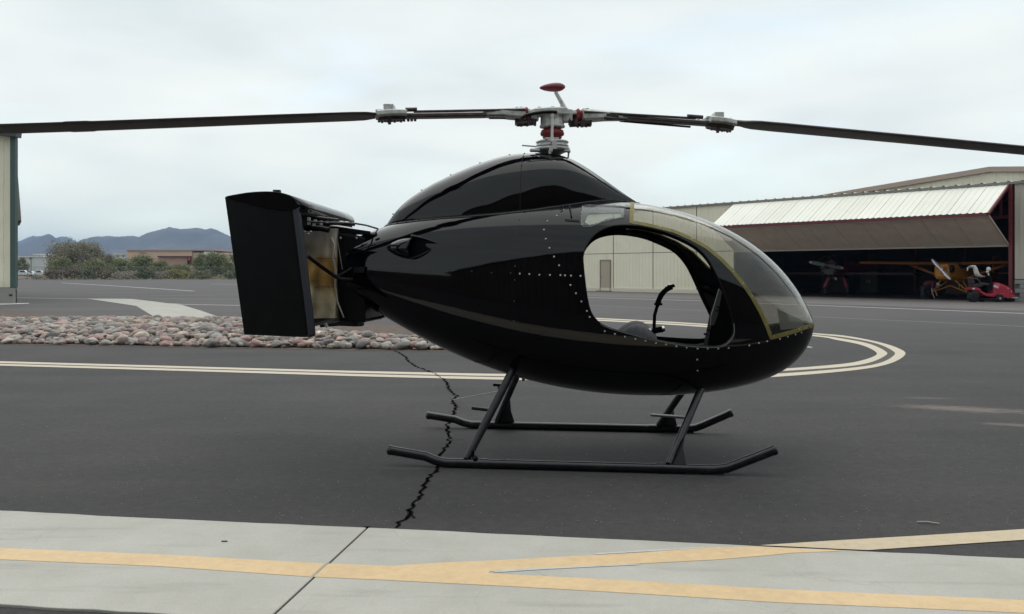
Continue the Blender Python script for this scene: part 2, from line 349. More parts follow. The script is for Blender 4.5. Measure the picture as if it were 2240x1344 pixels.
    mat('dirt', (.10, .070, .055), .95, var=.35, vscale=5, bump=.02, bscale=18, dirt=(.17, .12, .09), dscale=9)
    mat('apron', (.135, .120, .115), .9, var=.12, vscale=.7, bump=.003, bscale=60, detail=8)
    mat('crack_mat', (.004, .0035, .003), 1, spec=0)
    mat('crack_edge', (.026, .024, .023), 1, spec=0)
ground_mats()
def sheet(name, pts, m, z=None, kind='structure', parent=None, thick=0, **kw):
    b = B(); pts = [Vector(p) for p in pts]
    if z is not None: pts = [Vector((p.x, p.y, z)) for p in pts]
    if thick: b.prism([p-Vector((0, 0, thick)) for p in pts], (0, 0, thick))
    else: b.add(pts, [tuple(range(len(pts)))])
    o = b.obj(name, MATS[m] if isinstance(m, str) else m, parent, kind=None if parent else kind, **kw)
    if not thick and o.data.polygons[0].normal.z < 0: o.data.flip_normals()
    return o
sheet('desert_ground', [(-14000, -3000, 0), (14000, -3000, 0), (14000, 16000, 0), (-14000, 16000, 0)], 'desert', z=-.06)
# one asphalt sheet
sheet('asphalt_pavement', [(-150, -40, 0), (150, -40, 0), (150, 150.5, 0), (-150, 150.5, 0)], 'asphalt', z=0)
def ribbon(name, pix, w=None, m='paint_white', z=.004, pix2=None, parent=None, **kw):
    """painted band: either a centre line with width in metres or two pixel edges"""
    b = B()
    if pix2 is not None:
        A = [gp(*p, z) for p in pix]; D = [gp(*p, z) for p in pix2]
    else:
        c = [gp(*p, z) for p in pix]; A = []; D = []
        for i, q in enumerate(c):
            d = (c[min(i+1, len(c)-1)]-c[max(i-1, 0)]).normalized(); s = Vector((-d.y, d.x, 0))
            A.append(q+s*w/2); D.append(q-s*w/2)
    n = len(A); b.add(A+D, [(i, i+1, n+i+1, n+i) for i in range(n-1)])
    o = b.obj(name, MATS[m], parent, kind='structure' if parent is None else None, **kw)
    if o.data.polygons[0].normal.z < 0: o.data.flip_normals()
    return o
# foreground concrete band: two slabs with an open joint
crete = thing('concrete_band', gp(1000, 1250), kind='structure')
def topY(px): return np.interp(px, [-600, 0, 400, 800, 1100, 1700, 2240, 2900], [1093, 1117, 1137, 1154, 1168, 1196, 1222, 1250])
def botY(px): return np.interp(px, [-600, 0, 60, 370, 1000, 2900], [1300, 1322, 1326, 1343, 1376, 1490])
def slab(x0t, x0b, x1t, x1b):
    n = 24; tp = []; bt = []
    for i in range(n+1):
        f = i/n; xt = x0t+(x1t-x0t)*f; xb = x0b+(x1b-x0b)*f
        jt = random.uniform(-.9, .9) if 0 < i < n else 0; jb = random.uniform(-1.5, 1.5)
        tp.append(gp(xt, topY(xt)+jt, .012)); bt.append(gp(xb, botY(xb)+jb, .012))
    b = B(); b.prism([p-Vector((0, 0, .06)) for p in tp+bt[::-1]], (0, 0, .06))
    b.obj('concrete_slab', MATS['concrete'], crete, bevel=.004)
slab(-600, -700, 801.5, 583); slab(806, 590, 2900, 2700)
b = B(); b.quad(gp(796, 1152, .003), gp(811, 1152, .003), gp(596, 1352, .003), gp(573, 1352, .003)); b.obj('joint_filler', MATS['crack_mat'], crete)
z1 = .0134
# yellow lines on the concrete; stop either side of the joint
ribbon('painted_line', [(-200, 1192), (0, 1199), (350, 1213), (711.5, 1233)], m='paint_yellow', z=z1, pix2=[(-200, 1216), (0, 1224), (350, 1239), (679, 1262)])
ribbon('painted_line', [(718, 1233), (860, 1238)], m='paint_yellow', z=z1, pix2=[(686, 1262), (842, 1269)])
ribbon('painted_line', [(860, 1238), (960, 1231), (1068, 1226.5), (1072, 1226.3), (1120, 1224), (1400, 1209), (1560, 1197), (1655, 1195.5), (1700, 1198)], m='paint_yellow', z=z1,
       pix2=[(850.7, 1254), (960, 1254), (1068, 1254), (1072, 1250), (1120, 1247.5), (1400, 1233), (1560, 1225), (1680, 1215), (1730, 1210)])
ribbon('painted_line', [(1700, 1198), (1760, 1201), (1830, 1204)], m='paint_yellow', z=z1, pix2=[(1730, 1210), (1780, 1208), (1835, 1206)])
ribbon('painted_line', [(850.7, 1254), (960, 1254), (1068, 1254), (1120, 1257), (1400, 1271), (1700, 1289), (2240, 1313), (2700, 1335)], m='paint_yellow', z=z1,
       pix2=[(842, 1269), (960, 1275), (1068, 1280.5), (1120, 1283), (1400, 1299), (1700, 1318), (2240, 1341), (2700, 1363)])
ribbon('painted_line', [(1660, 1193), (1800, 1184), (2000, 1172.5), (2240, 1157.5), (2700, 1128)], m='paint_yellow_asphalt', z=.004,
       pix2=[(1722, 1195.5), (1835, 1201), (1900, 1203.5), (2240, 1181), (2700, 1150)])
ribbon('chalk_line', [(1090, 1247), (1200, 1241.5), (1400, 1233.5)], m='paint_chalk', z=.0142, pix2=[(1075, 1253), (1200, 1245), (1400, 1235.5)])
ribbon('chalk_line', [(1300, 1210.5), (1430, 1202.5), (1540, 1196.5)], m='paint_chalk', z=.0142, pix2=[(1300, 1213.5), (1430, 1206), (1540, 1198.5)])
# double loop line
def spl(pts, n=8):
    P = [Vector((p[0], p[1], 0)) for p in pts]; out = []
    for i in range(len(P)-1):
        p0 = P[max(i-1, 0)]; p1 = P[i]; p2 = P[i+1]; p3 = P[min(i+2, len(P)-1)]
        for k in range(n):
            t = k/n; out.append(.5*((2*p1)+(-p0+p2)*t+(2*p0-5*p1+4*p2-p3)*t*t+(-p0+3*p1-3*p2+p3)*t**3))
    out.append(P[-1]); return [(p.x, p.y) for p in out]
EA = spl([(-300, 783), (0, 790.5), (600, 807), (820, 812.5), (1160, 819), (1500, 819), (1710, 807), (1830, 797.5), (1880, 790), (1915, 778), (1913, 768), (1882, 754.5), (1830, 744), (1775, 735.2), (1545, 716), (1290, 701), (1000, 686), (700, 672)])
EB = spl([(-300, 787), (0, 794.4), (600, 811), (820, 817), (1160, 824), (1500, 824.5), (1710, 812), (1840, 803), (1900, 794), (1937, 778), (1936, 768), (1900, 752), (1840, 740.5), (1775, 732.6), (1545, 713), (1290, 698.5), (1000, 684), (700, 670)])
EC = spl([(-300, 788.8), (0, 796.2), (600, 813), (820, 819.3), (1160, 826.3), (1500, 828), (1710, 817), (1860, 805), (1925, 794), (1956, 777), (1950, 766), (1915, 751), (1850, 738.5), (1775, 731), (1545, 711.5), (1290, 697.2), (1000, 683), (700, 669.2)])
ED = spl([(-300, 792.5), (0, 800.2), (600, 817.7), (820, 824.3), (1160, 832), (1500, 835), (1710, 823.8), (1870, 810), (1945, 796), (1980, 776), (1965, 762), (1920, 748), (1850, 735), (1775, 728.5), (1545, 709), (1290, 695), (1000, 681.5), (700, 668)])
ribbon('painted_line', EA, m='paint_cream', pix2=EB); ribbon('painted_line', EC, m='paint_cream', pix2=ED)
ribbon('black_paint_band', EB, m='paint_dark', pix2=EC, z=.0045)
# distant white lines
for pts, w, m in (
    ([(1200, 648), (1284, 651), (1533, 658.5), (1775, 668), (2240, 686), (2600, 700)], .26, 'paint_white'),
    ([(1100, 660), (1290, 668.5), (1540, 680), (1780, 693), (2240, 714.5), (2600, 731)], .11, 'paint_faint'),
    ([(-100, 650), (38, 651.5), (200, 654.5)], .22, 'paint_white'),
    ([(300, 660.5), (395, 666), (530, 668.5), (700, 675)], .26, 'paint_white'),
    ([(135, 619), (220, 624), (425, 637)], .35, 'paint_white'),
    ([(190, 640.5), (300, 639.5), (425, 637)], .18, 'paint_faint'),
    ([(290, 652), (420, 655), (560, 656.5)], .14, 'paint_faint'),
    ([(330, 647), (430, 646), (560, 643.8)], .2, 'paint_faint'),
    ([(460, 621.5), (560, 623.5)], .4, 'paint_white'),
    ([(50, 640), (140, 641)], .16, 'paint_faint')):
    ribbon('painted_line', pts, w, m)
# pale driveway strip beyond the river rocks
sheet('concrete_driveway', [gp(*p, .006) for p in ((190, 653.5), (285, 654), (330, 659), (400, 668), (440, 680), (520, 708), (362, 708), (340, 695), (298, 669.5))], mat('drive_concrete', (.40, .385, .34), .85, var=.12, vscale=1.5, bump=.002))
# apron in front of the hangar
FD = Vector((.631, -.776, 0)).normalized(); FN = Vector((-.776, -.631, 0)).normalized(); F0 = Vector((5.2, 63, 0))
def fac(s, d=0.0, z=0.0):
    """point on the hangar front: s metres along it, d metres outwards"""
    return F0+FD*s+FN*d+Vector((0, 0, z))
S_END = 28.3
sheet('hangar_apron', [fac(-22, -.3), fac(34, -.3), gp(2600, 691), gp(2240, 681), gp(1775, 664.5), gp(1533, 655), gp(1284, 648.5), gp(1150, 644.5)], 'apron', z=.0035)
# river rock bed
def bed_near(px): return np.interp(px, [-500, 0, 300, 600, 1000, 1150], [742, 753, 758, 763, 769, 772])
def bed_far(px): return np.interp(px, [-500, 0, 120, 330, 530, 600, 690, 760, 880, 1000, 1150], [690, 699, 701, 701, 701, 708, 722, 738, 744, 752, 764])
sheet('dirt_bed', [gp(*p, .004) for p in ((-500, 668), (-100, 676), (60, 683), (300, 697), (530, 699), (620, 703), (760, 706), (880, 712), (980, 722), (1160, 745), (1160, 773), (1000, 769.5), (600, 763.5), (300, 758.5), (0, 753.5), (-500, 742.5))], 'dirt', z=.004)
def rock_mesh(seed):
    rnd = random.Random(seed)
    bm = bmesh.new(); bmesh.ops.create_icosphere(bm, subdivisions=3, radius=1)
    off = Vector((rnd.uniform(-50, 50), rnd.uniform(-50, 50), rnd.uniform(-50, 50)))
    sx, sy, sz = rnd.uniform(.8, 1.3), rnd.uniform(.6, .9), rnd.uniform(.38, .62)
    for v in bm.verts:
        k = 1+.34*noise.noise(v.co*.95+off)+.09*noise.noise(v.co*2.4+off)
        v.co = Vector((v.co.x*sx, v.co.y*sy, v.co.z*sz))*k
    for f in bm.faces: f.smooth = True
    me = bpy.data.meshes.new('river_rock'); bm.to_mesh(me); bm.free(); return me
def rock_mat(name, island):
    m = bpy.data.materials.new(name); m.use_nodes = True; t = m.node_tree; L = t.links.new; p = t.nodes['Principled BSDF']
    src = N(t, 'ShaderNodeNewGeometry').outputs['Random Per Island']; oi = N(t, 'ShaderNodeObjectInfo')
    r = ramp(t, [(0, (.15, .135, .125)), (.15, (.25, .225, .20)), (.3, (.31, .25, .22)), (.42, (.20, .19, .175)), (.55, (.37, .27, .235)), (.66, (.40, .365, .32)), (.74, (.23, .165, .155)), (.84, (.29, .26, .23)), (.93, (.52, .45, .36)), (1, (.43, .32, .265))]); L(src, r.inputs[0])
    geo = N(t, 'ShaderNodeNewGeometry'); n = N(t, 'ShaderNodeTexNoise'); n.inputs['Scale'].default_value = 18; n.inputs['Detail'].default_value = 7; L(geo.outputs['Position'], n.inputs[0])
    r2 = ramp(t, [(.3, (.75, .74, .73)), (.7, (1.15, 1.13, 1.12))]); L(n.outputs['Fac'], r2.inputs[0])
    mm = N(t, 'ShaderNodeMixRGB', blend_type='MULTIPLY'); mm.inputs[0].default_value = 1; L(r.outputs[0] if island else oi.outputs['Color'], mm.inputs[1]); L(r2.outputs[0], mm.inputs[2])
    L(mm.outputs[0], p.inputs['Base Color']); p.inputs['Roughness'].default_value = .8
    b = N(t, 'ShaderNodeBump'); b.inputs['Distance'].default_value = .004; L(n.outputs['Fac'], b.inputs['Height']); L(b.outputs[0], p.inputs['Normal']); return m
def rocks():
    rnd = random.Random(11); protos = [rock_mesh(i) for i in range(9)]
    m1 = rock_mat('rock_single', False)
    COLS = (('dark grey', (.12, .112, .106)), ('grey', (.20, .188, .178)), ('pinkish grey', (.26, .205, .19)), ('pink', (.33, .215, .195)), ('cream', (.46, .40, .33)), ('purplish', (.19, .13, .13)), ('pale grey', (.33, .31, .285)), ('salmon', (.38, .265, .225))); m2 = rock_mat('rock_mass', True)
    for me in protos: me.materials.append(m1)
    spots = []
    x = -520
    # scatter in world metres
    for iy in range(0, 128):
        Y = 14.6+iy*.112
        xs = -13.5
        while xs < 1.2:
            xs += rnd.uniform(.095, .165); yy = Y+rnd.uniform(-.07, .07)
            px = 1120+xs/yy*FO; py = HZ+CH*FO/yy
            if px < -120 or px > 1130: continue
            if bed_far(px) < py < bed_near(px)-1:
                r = rnd.choice((.04, .05, .06, .068, .076, .085, .095, .11, .14)) * rnd.uniform(.85, 1.15)
                edge = min(1, (py-bed_far(px))/14, (bed_near(px)-py)/8)
                spots.append((xs, yy, r, edge, px, py))
    vis = [s for s in spots if -12 < s[4] < 985]
    vis.sort(key=lambda s: -s[2]/s[1]); single = set(id(s) for s in vis[:300])
    bulk_v = []; bulk_f = []; nb = 0
    arrs = []
    for me in protos:
        co = np.empty(len(me.vertices)*3, np.float32); me.vertices.foreach_get('co', co)
        fa = np.array([list(p.vertices) for p in me.polygons]); arrs.append((co.reshape(-1, 3), fa))
    # coarser protos for the mass
    k = 0
    for s in spots:
        xs, yy, r, e, px, py = s; i = rnd.randrange(9)
        zz = r*.28+.12*e*rnd.random()+.05*e
        rot = Matrix.Rotation(rnd.uniform(0, 6.28), 4, 'Z') @ Matrix.Rotation(rnd.uniform(-.35, .35), 4, 'X') @ Matrix.Rotation(rnd.uniform(-.3, .3), 4, 'Y')
        if id(s) in single:
            o = bpy.data.objects.new('river_rock', protos[i]); C.collection.objects.link(o)
            o.matrix_world = Matrix.Translation((xs, yy, zz)) @ rot @ Matrix.Scale(r, 4)
            cn, cc_ = COLS[rnd.choices(range(8), (3, 5, 5, 3, 2, 2, 4, 3))[0]]; kv = rnd.uniform(1.05, 1.4); o.color = (cc_[0]*kv, cc_[1]*kv, cc_[2]*kv, 1)
            row = 'front' if bed_near(px)-py < 7 else ('middle' if bed_near(px)-py < 24 else 'back')
            where = 'at the far left' if px < 180 else 'left of the concrete driveway' if px < 350 else 'below the concrete driveway' if px < 510 else 'under the tail vane' if px < 700 else 'under the tail of the helicopter' if px < 860 else 'at the right end of the bed'
            setp(o, '%s %s river rock, %s row, %s' % ('large' if r > .15 else 'small' if r < .1 else 'medium', cn, row, where), 'rock', 'river rocks in the drainage bed'); k += 1
        else:
            co, fa = arrs[i]; R = np.array(rot.to_3x3())
            bulk_v.append(co*r @ R.T+np.array([xs, yy, zz])); bulk_f.append(fa+nb); nb += len(co)
    V = np.concatenate(bulk_v); F = np.concatenate(bulk_f)
    me = bpy.data.meshes.new('river_rocks'); me.from_pydata(V.tolist(), [], F.tolist()); me.polygons.foreach_set('use_smooth', [True]*len(F)); me.update()
    finish('river_rocks', me, m2, label='rest of the pink and grey river rocks covering the drainage bed', cat='rocks', kind='stuff')
rocks()
# the long crack: a flat ribbon, the dark of its gap painted black
def crack(name, pts, w0, w1, seed=1, fork=()):
    rnd = random.Random(seed); P = []
    g = [gp(*p, .0045) for p in pts]
    for i in range(len(g)-1):
        L_ = (g[i+1]-g[i]).length; n = max(1, int(L_/.045))
        for k in range(n):
            q = g[i].lerp(g[i+1], k/n); j = .015+.006*(q.y/8)
            P.append(q+Vector((rnd.uniform(-j, j), 0, 0)))
    P.append(g[-1]); A = []; D = []; A2 = []; D2 = []
    for i, q in enumerate(P):
        f = i/(len(P)-1); w = (w0+(w1-w0)*f)*rnd.uniform(.3, 1.25)
        s = Vector((1, .0, 0))
        A.append(q-s*w/2); D.append(q+s*w/2)
        e = w*.5+.003+.007*rnd.random(); z = Vector((0, 0, -.002))
        A2.append(q-s*e+z); D2.append(q+s*e+z)
    n = len(A); b = B(); b.add(A+D, [(i, i+1, n+i+1, n+i) for i in range(n-1)]); o = b.obj(name, MATS['crack_mat'], kind='structure')
    b = B(); b.add(A2+D2, [(i, i+1, n+i+1, n+i) for i in range(n-1)]); b.obj('crack_edge', MATS['crack_edge'], kind='structure')
crack('asphalt_crack', [(862, 766), (885, 779), (893, 790), (905, 800), (925, 807), (945, 815), (963, 824), (976, 836), (983, 851), (990, 860), (1000, 865), (990, 877), (999, 890), (993, 903), (985, 918), (977, 930), (981, 945), (984, 960), (975, 975), (968, 985), (962, 1000), (955, 1018), (948, 1035), (934, 1052), (926, 1062), (920, 1082), (900, 1110), (888, 1130), (866, 1154)], .022, .019, 3)
crack('asphalt_crack', [(984, 963), (1000, 962), (1012, 961)], .006, .003, 5)
crack('asphalt_crack', [(893, 1123), (900, 1130), (906, 1133)], .006, .003, 6)
crack('asphalt_crack', [(880, 1021), (910, 1020), (945, 1022)], .003, .005, 8)
crack('asphalt_crack', [(1720, 655.5), (1820, 658), (1960, 661)], .05, .05, 8)
# litter on the asphalt
def stick(name, a, b_, r, m, label, cat, mid=.012):
    b = B(); p, q = gp(*a, .008), gp(*b_, .008); c = (p+q)/2+Vector((0, .02, mid)); b.tube([p, c, q], r, 6); b.obj(name, m, label=label, cat=cat)
twig_mat = mat('twig_mat', (.42, .40, .36), .8)
stick('dry_stalk', (2006, 1142), (2055, 1146), .004, twig_mat, 'thin curved pale straw lying on the asphalt near the yellow line, lower right', 'straw', 0)
stick('white_stick', (1759, 759), (1776, 761), .014, white_paint, 'small white stick on the asphalt just below the helicopter nose', 'stick', 0)
b = B(); p = gp(483+8, 1184, .016); b.box(p, (.03, .008, .004)); b.obj('metal_scrap', steel_dark, label='tiny dark metal scrap on the left concrete slab', cat='scrap')
b = B()
rnd = random.Random(5)
for i in range(260):
    px = rnd.uniform(-20, 2260); py = rnd.uniform(900, 1150)
    if py > topY(px)-4: continue
    r = rnd.uniform(.0018, .005); b.ell(gp(px, py, r*.5), (r*1.3, r, r*.7), 5, 3)
b.obj('grit', mat('grit_mat', (.30, .28, .26), .8), label='scattered pale grit on the near asphalt', cat='grit', kind='stuff')
# ------------------------------------------------------------------ helicopter
heli = thing('helicopter', O_, 'glossy black egg-shaped helicopter without doors, twin tail vanes and a red teardrop on its mast', 'helicopter', rotz=YAW)
def H(pts): return [hw(p) for p in pts]
TT = hp(777, 590)[0]; TN = hp(1776, 709)[0]; ZT = hp(1776, 709)[2]
def t2s(t): return 1-math.sqrt(max(0, (TN-t)/(TN-TT)))
def s2t(s): return TN-(TN-TT)*(1-s)**2
def polyfit(pix, deg, key='z', v=0):
    S = []; Z = []
    for p in pix:
        q = hp(p[0], p[1], v); s = t2s(q[0])
        if s > .995: continue
        S.append(s); Z.append((q[2]-ZT)/(1-s))
    return np.polyfit(S, Z, deg)
TOPP = [(700, 556), (740, 540), (777, 524), (800, 514), (840, 499), (870, 487), (900, 478), (950, 466), (1000, 457), (1060, 448), (1131, 441), (1200, 438), (1270, 437), (1340, 440), (1400, 447), (1450, 456), (1500, 469), (1560, 490), (1600, 509), (1640, 533), (1670, 556), (1700, 584), (1725, 613), (1745, 641), (1760, 667), (1770, 688)]
BOTP = [(740, 628), (777, 651), (840, 689), (900, 722), (950, 749), (1000, 773), (1060, 797), (1100, 811), (1160, 828), (1220, 842), (1300, 854), (1380, 859.5), (1440, 860.5), (1500, 858), (1560, 852), (1610, 844), (1650, 834), (1690, 819), (1725, 799), (1750, 776), (1765, 752), (1773, 730)]
PT = polyfit(TOPP, 8); PB = polyfit(BOTP, 8)
WT = [(-2.1, .20), (-1.83, .265), (-1.5, .375), (-1.1, .49), (-.7, .585), (-.3, .65), (.1, .685), (.5, .69), (.85, .665), (1.15, .60), (1.4, .50), (1.58, .395), (1.70, .29), (1.76, .20), (1.785, .14)]
PWs = [(t2s(t), w/(1-t2s(t))) for t, w in WT if t < TN-.004]
PW = np.polyfit([a for a, b_ in PWs], [b_ for a, b_ in PWs], 7)
ZM = [(-1.83, 1.41), (-1.2, 1.30), (-.5, 1.22), (.2, 1.15), (.8, 1.09), (1.2, 1.05), (1.5, 1.02), (1.7, 1.0)]
def zmid(t):
    x = (t-TT)/(TN-TT); return 1.41+(ZT-1.41)*(1-(1-x)**1.25)
def prof(s):
    s = min(max(s, -.06), 1.0); t = s2t(s)
    zt = ZT+(1-s)*np.polyval(PT, s); zb = ZT+(1-s)*np.polyval(PB, s); w = max(1e-5, (1-s)*np.polyval(PW, s))
    zm = zmid(t); zm = min(max(zm, zb+.15*(zt-zb)), zt-.15*(zt-zb)) if s < .9999 else ZT
    n = float(np.interp(t, [-1.83, -1.0, -.2, .6, 1.2, 1.6, 1.79], [2.35, 2.5, 2.65, 2.7, 2.5, 2.2, 2.05]))
    return t, zt, zb, zm, w, n
_pc = {}
def profc(s):
    k = round(s, 5)
    if k not in _pc: _pc[k] = prof(s)
    return _pc[k]
def S(s, b, side=-1, lift=0):
    """surface point (local) at station s and section angle b (+-pi/2 = top / bottom centre)"""
    t, zt, zb, zm, w, n = profc(s)
    c, q = max(math.cos(b), 0), math.sin(b); r = (c**n+abs(q)**n)**(-1/n)
    p = Vector((t, side*w*r*c, zm+(zt-zm if q > 0 else zm-zb)*r*q))
    if lift: p += nrm(p)*lift
    return p
def imp(t, v, z):
    s = t2s(min(t, TN-2e-4)); _, zt, zb, zm, w, n = prof(s)
    h = (zt-zm) if z > zm else (zm-zb)
    return (abs(v)/w)**n+(abs(z-zm)/h)**n
def nrm(p):
    e = 2e-3; t = min(p[0], TN-3e-3); v, z = p[1], p[2]
    if p[0] > TN-4e-3: return Vector((1, 0, 0))
    g = Vector((imp(t+e, v, z)-imp(t-e, v, z), imp(t, v+e, z)-imp(t, v-e, z), imp(t, v, z+e)-imp(t, v, z-e)))
    return g.normalized()
def pix2sb(px, py, side=-1):
    v = side*.5
    for _ in range(60):
        q = hp(px, py, v); s = t2s(min(q[0], TN-1e-4)); _, zt, zb, zm, w, n = prof(s)
        h = (zt-zm) if q[2] > zm else (zm-zb); ze = min(abs(q[2]-zm)/h, .9995)
        v = .5*v+.5*side*w*(1-ze**n)**(1/n)
    return (s, math.copysign(math.atan2(ze, max(abs(v)/w, 1e-3)), q[2]-zm))
def surf(px, py, side=-1, lift=0):
    return S(*pix2sb(px, py, side), side, lift)
def dens(poly, step=5, closed=True):
    out = []; n = len(poly)
    for i in range(n if closed else n-1):
        a = poly[i]; b_ = poly[(i+1) % n]; L_ = math.hypot(b_[0]-a[0], b_[1]-a[1]); k = max(1, int(L_/step))
        for j in range(k): out.append((a[0]+(b_[0]-a[0])*j/k, a[1]+(b_[1]-a[1])*j/k))
    if not closed: out.append(poly[-1])
    return out
def spc(pts, n=6):
    """closed Catmull-Rom"""
    P = [Vector((p[0], p[1], 0)) for p in pts]; N_ = len(P); out = []
    for i in range(N_):
        p0, p1, p2, p3 = P[i-1], P[i], P[(i+1) % N_], P[(i+2) % N_]
        for k in range(n):
            t = k/n; q = .5*((2*p1)+(-p0+p2)*t+(2*p0-5*p1+4*p2-p3)*t*t+(-p0+3*p1-3*p2+p3)*t**3); out.append((q.x, q.y))
    return out
DOOR = spc([(1276, 575), (1277, 556), (1284, 535), (1297, 517), (1318, 502), (1350, 493), (1395, 494), (1440, 503), (1480, 517), (1520, 538), (1545, 562), (1562, 590), (1577, 622), (1590, 655), (1601, 690), (1606, 722), (1600, 742), (1580, 757), (1545, 759), (1500, 755.5), (1450, 747), (1410, 738), (1370, 728), (1330, 716), (1307, 702), (1292, 680), (1283, 640)])
WLOW = [(1381, 487), (1400, 489), (1438, 497), (1476, 507), (1514, 524), (1545, 541), (1577, 567), (1604, 595), (1628, 625), (1646, 651), (1663, 681), (1677, 712), (1687, 739)]
WBOT = [(1687, 739), (1715, 732), (1745, 723), (1762, 716)]
HOLE = spc([(1279, 490), (1284, 472), (1293, 466), (1315, 466), (1352, 465), (1358, 468), (1356, 477), (1340, 477), (1322, 481), (1302, 492), (1290, 498), (1281, 497)])
PLATE = [(1270, 493), (1273, 453), (1280, 450), (1367, 450), (1364, 478), (1340, 482), (1314, 489), (1292, 499), (1275, 498)]
FHOLE = spc([(1277, 480), (1284, 468), (1300, 463), (1330, 461), (1357, 462), (1360, 472), (1340, 480), (1310, 487), (1288, 491)])
CS, CBk = 3.6, .75
FDOOR = spc([(1273, 600), (1274, 565), (1281, 546), (1297, 526), (1320, 514), (1355, 509.5), (1402, 516), (1442, 531), (1476, 550), (1499, 577), (1515, 609), (1533, 650), (1552, 690), (1558, 715), (1554, 734), (1538, 742), (1500, 741.5), (1450, 738), (1400, 733), (1350, 726), (1320, 714), (1296, 695), (1283, 670), (1276, 635)])
FLOW = [(1368, 503), (1390, 503), (1415, 506.5), (1442, 515), (1478, 530), (1514, 553), (1549, 588)]
def build_side(side):
    def cv(pl): return [pix2sb(x, y, -1) for x, y in pl]
    s0 = t2s(TT+1e-4)
    door = cv(dens(DOOR, 6)) if side < 0 else [pix2sb(x, y, 1) for x, y in dens(FDOOR, 6)]; low = cv(dens(WLOW, 6, False))
    if side > 0:
        fl = [pix2sb(x, y, 1) for x, y in dens(FLOW, 6, False)]; low = fl+[p for p in low if p[0] > fl[-1][0]+.012]
    bot = cv(dens(WBOT, 5, False))
    hole = cv(dens(HOLE, 4)) if side < 0 else [pix2sb(x, y, 1) for x, y in dens(FHOLE, 4)]
    # windshield: from the top centre line down its rear edge, along the sill to the nose
    st = t2s(hp(1386, 447)[0]) if side < 0 else low[0][0]; left = [(st+(low[0][0]-st)*f, PI/2+(low[0][1]-PI/2)*f) for f in np.linspace(0, 1, 10)]
    e = bot[-1]; nose = [(e[0]+(.999-e[0])*f, e[1]+(.06-e[1])*f) for f in (.33, .66, 1)]
    wline = left+low[1:]+bot[1:]+nose
    wtop = [(s_, PI/2) for s_ in np.linspace(.999, st, 30)[1:-1]]
    wind = wline+[(.999, PI/4), (.999, PI/2)]+wtop
    seam = [(x, y) for x, y in ((1137, 440), (1135, 470), (1132, 540), (1129, 600), (1126, 680), (1121, 800), (1118, 822))]
    seam = cv(dens(seam, 8, False)); seam = [(seam[0][0], PI/2)]+seam[1:-1]+[(seam[-1][0], -PI/2)]
    hs = cv(dens([(777, 596), (860, 598), (1000, 600), (1127, 601)], 8, False)); hs[0] = (s0, hs[0][1])
    polys = [door, hole]; lines = [wline, seam, hs]
    # boundary rectangle + grid
    SS = np.concatenate([np.linspace(s0, .90, 92), np.linspace(.90, .999, 22)[1:]]); BB = np.linspace(-PI/2, PI/2, 57)
    pts = []; edges = []
    segs = []
    def addpl(pl, closed):
        i0 = len(pts)
        for p in pl: pts.append((p[0]*CS, p[1]*CBk))
        n = len(pl)
        for i in range(n if closed else n-1): edges.append((i0+i, i0+(i+1) % n)); segs.append((pts[i0+i], pts[i0+(i+1) % n]))
    for p in polys: addpl(p, True)
    for p in lines: addpl(p, False)
    con = np.array(pts)
    for i, s_ in enumerate(SS):
        for j, b_ in enumerate(BB):
            q = (s_*CS, b_*CBk); on = i in (0, len(SS)-1) or j in (0, len(BB)-1)
            if not on and np.min((con[:, 0]-q[0])**2+(con[:, 1]-q[1])**2) < .011**2: continue
            pts.append(q)
    r = delaunay_2d_cdt([Vector(p) for p in pts], edges, [], 0, 1e-6)
    V2, F2 = r[0], r[2]
    def inside(q, pl):
        x, y = q; c = False; n = len(pl); j = n-1
        for i in range(n):
            xi, yi = pl[i]; xj, yj = pl[j]
            if (yi > y) != (yj > y) and x < (xj-xi)*(y-yi)/(yj-yi)+xi: c = not c
            j = i
        return c
    seam_r = sorted([(b_, s_) for s_, b_ in seam]); hs_r = sorted(hs)
    reg = {'glass': [], 'rear_upper': [], 'rear_lower': [], 'front': []}
    for f in F2:
        a = [V2[i] for i in f]
        ar = abs((a[1]-a[0]).cross(a[2]-a[0])) if len(a) == 3 else 1
        if ar < 1e-9: continue
        q = (sum(v.x for v in a)/3/CS, sum(v.y for v in a)/3/CBk)
        if inside(q, door) or inside(q, hole): continue
        if inside(q, wind): reg['glass'].append(f); continue
        if q[0] < np.interp(q[1], [x[0] for x in seam_r], [x[1] for x in seam_r]):
            reg['rear_upper' if q[1] > np.interp(q[0], [x[0] for x in hs_r], [x[1] for x in hs_r]) else 'rear_lower'].append(f)
        else: reg['front'].append(f)
    P3 = [S(min(v.x/CS, .99995), max(-PI/2, min(PI/2, v.y/CBk)), side) for v in V2]
    return P3, reg, (door, hole, wline)
NEAR = build_side(-1); FAR = build_side(1)
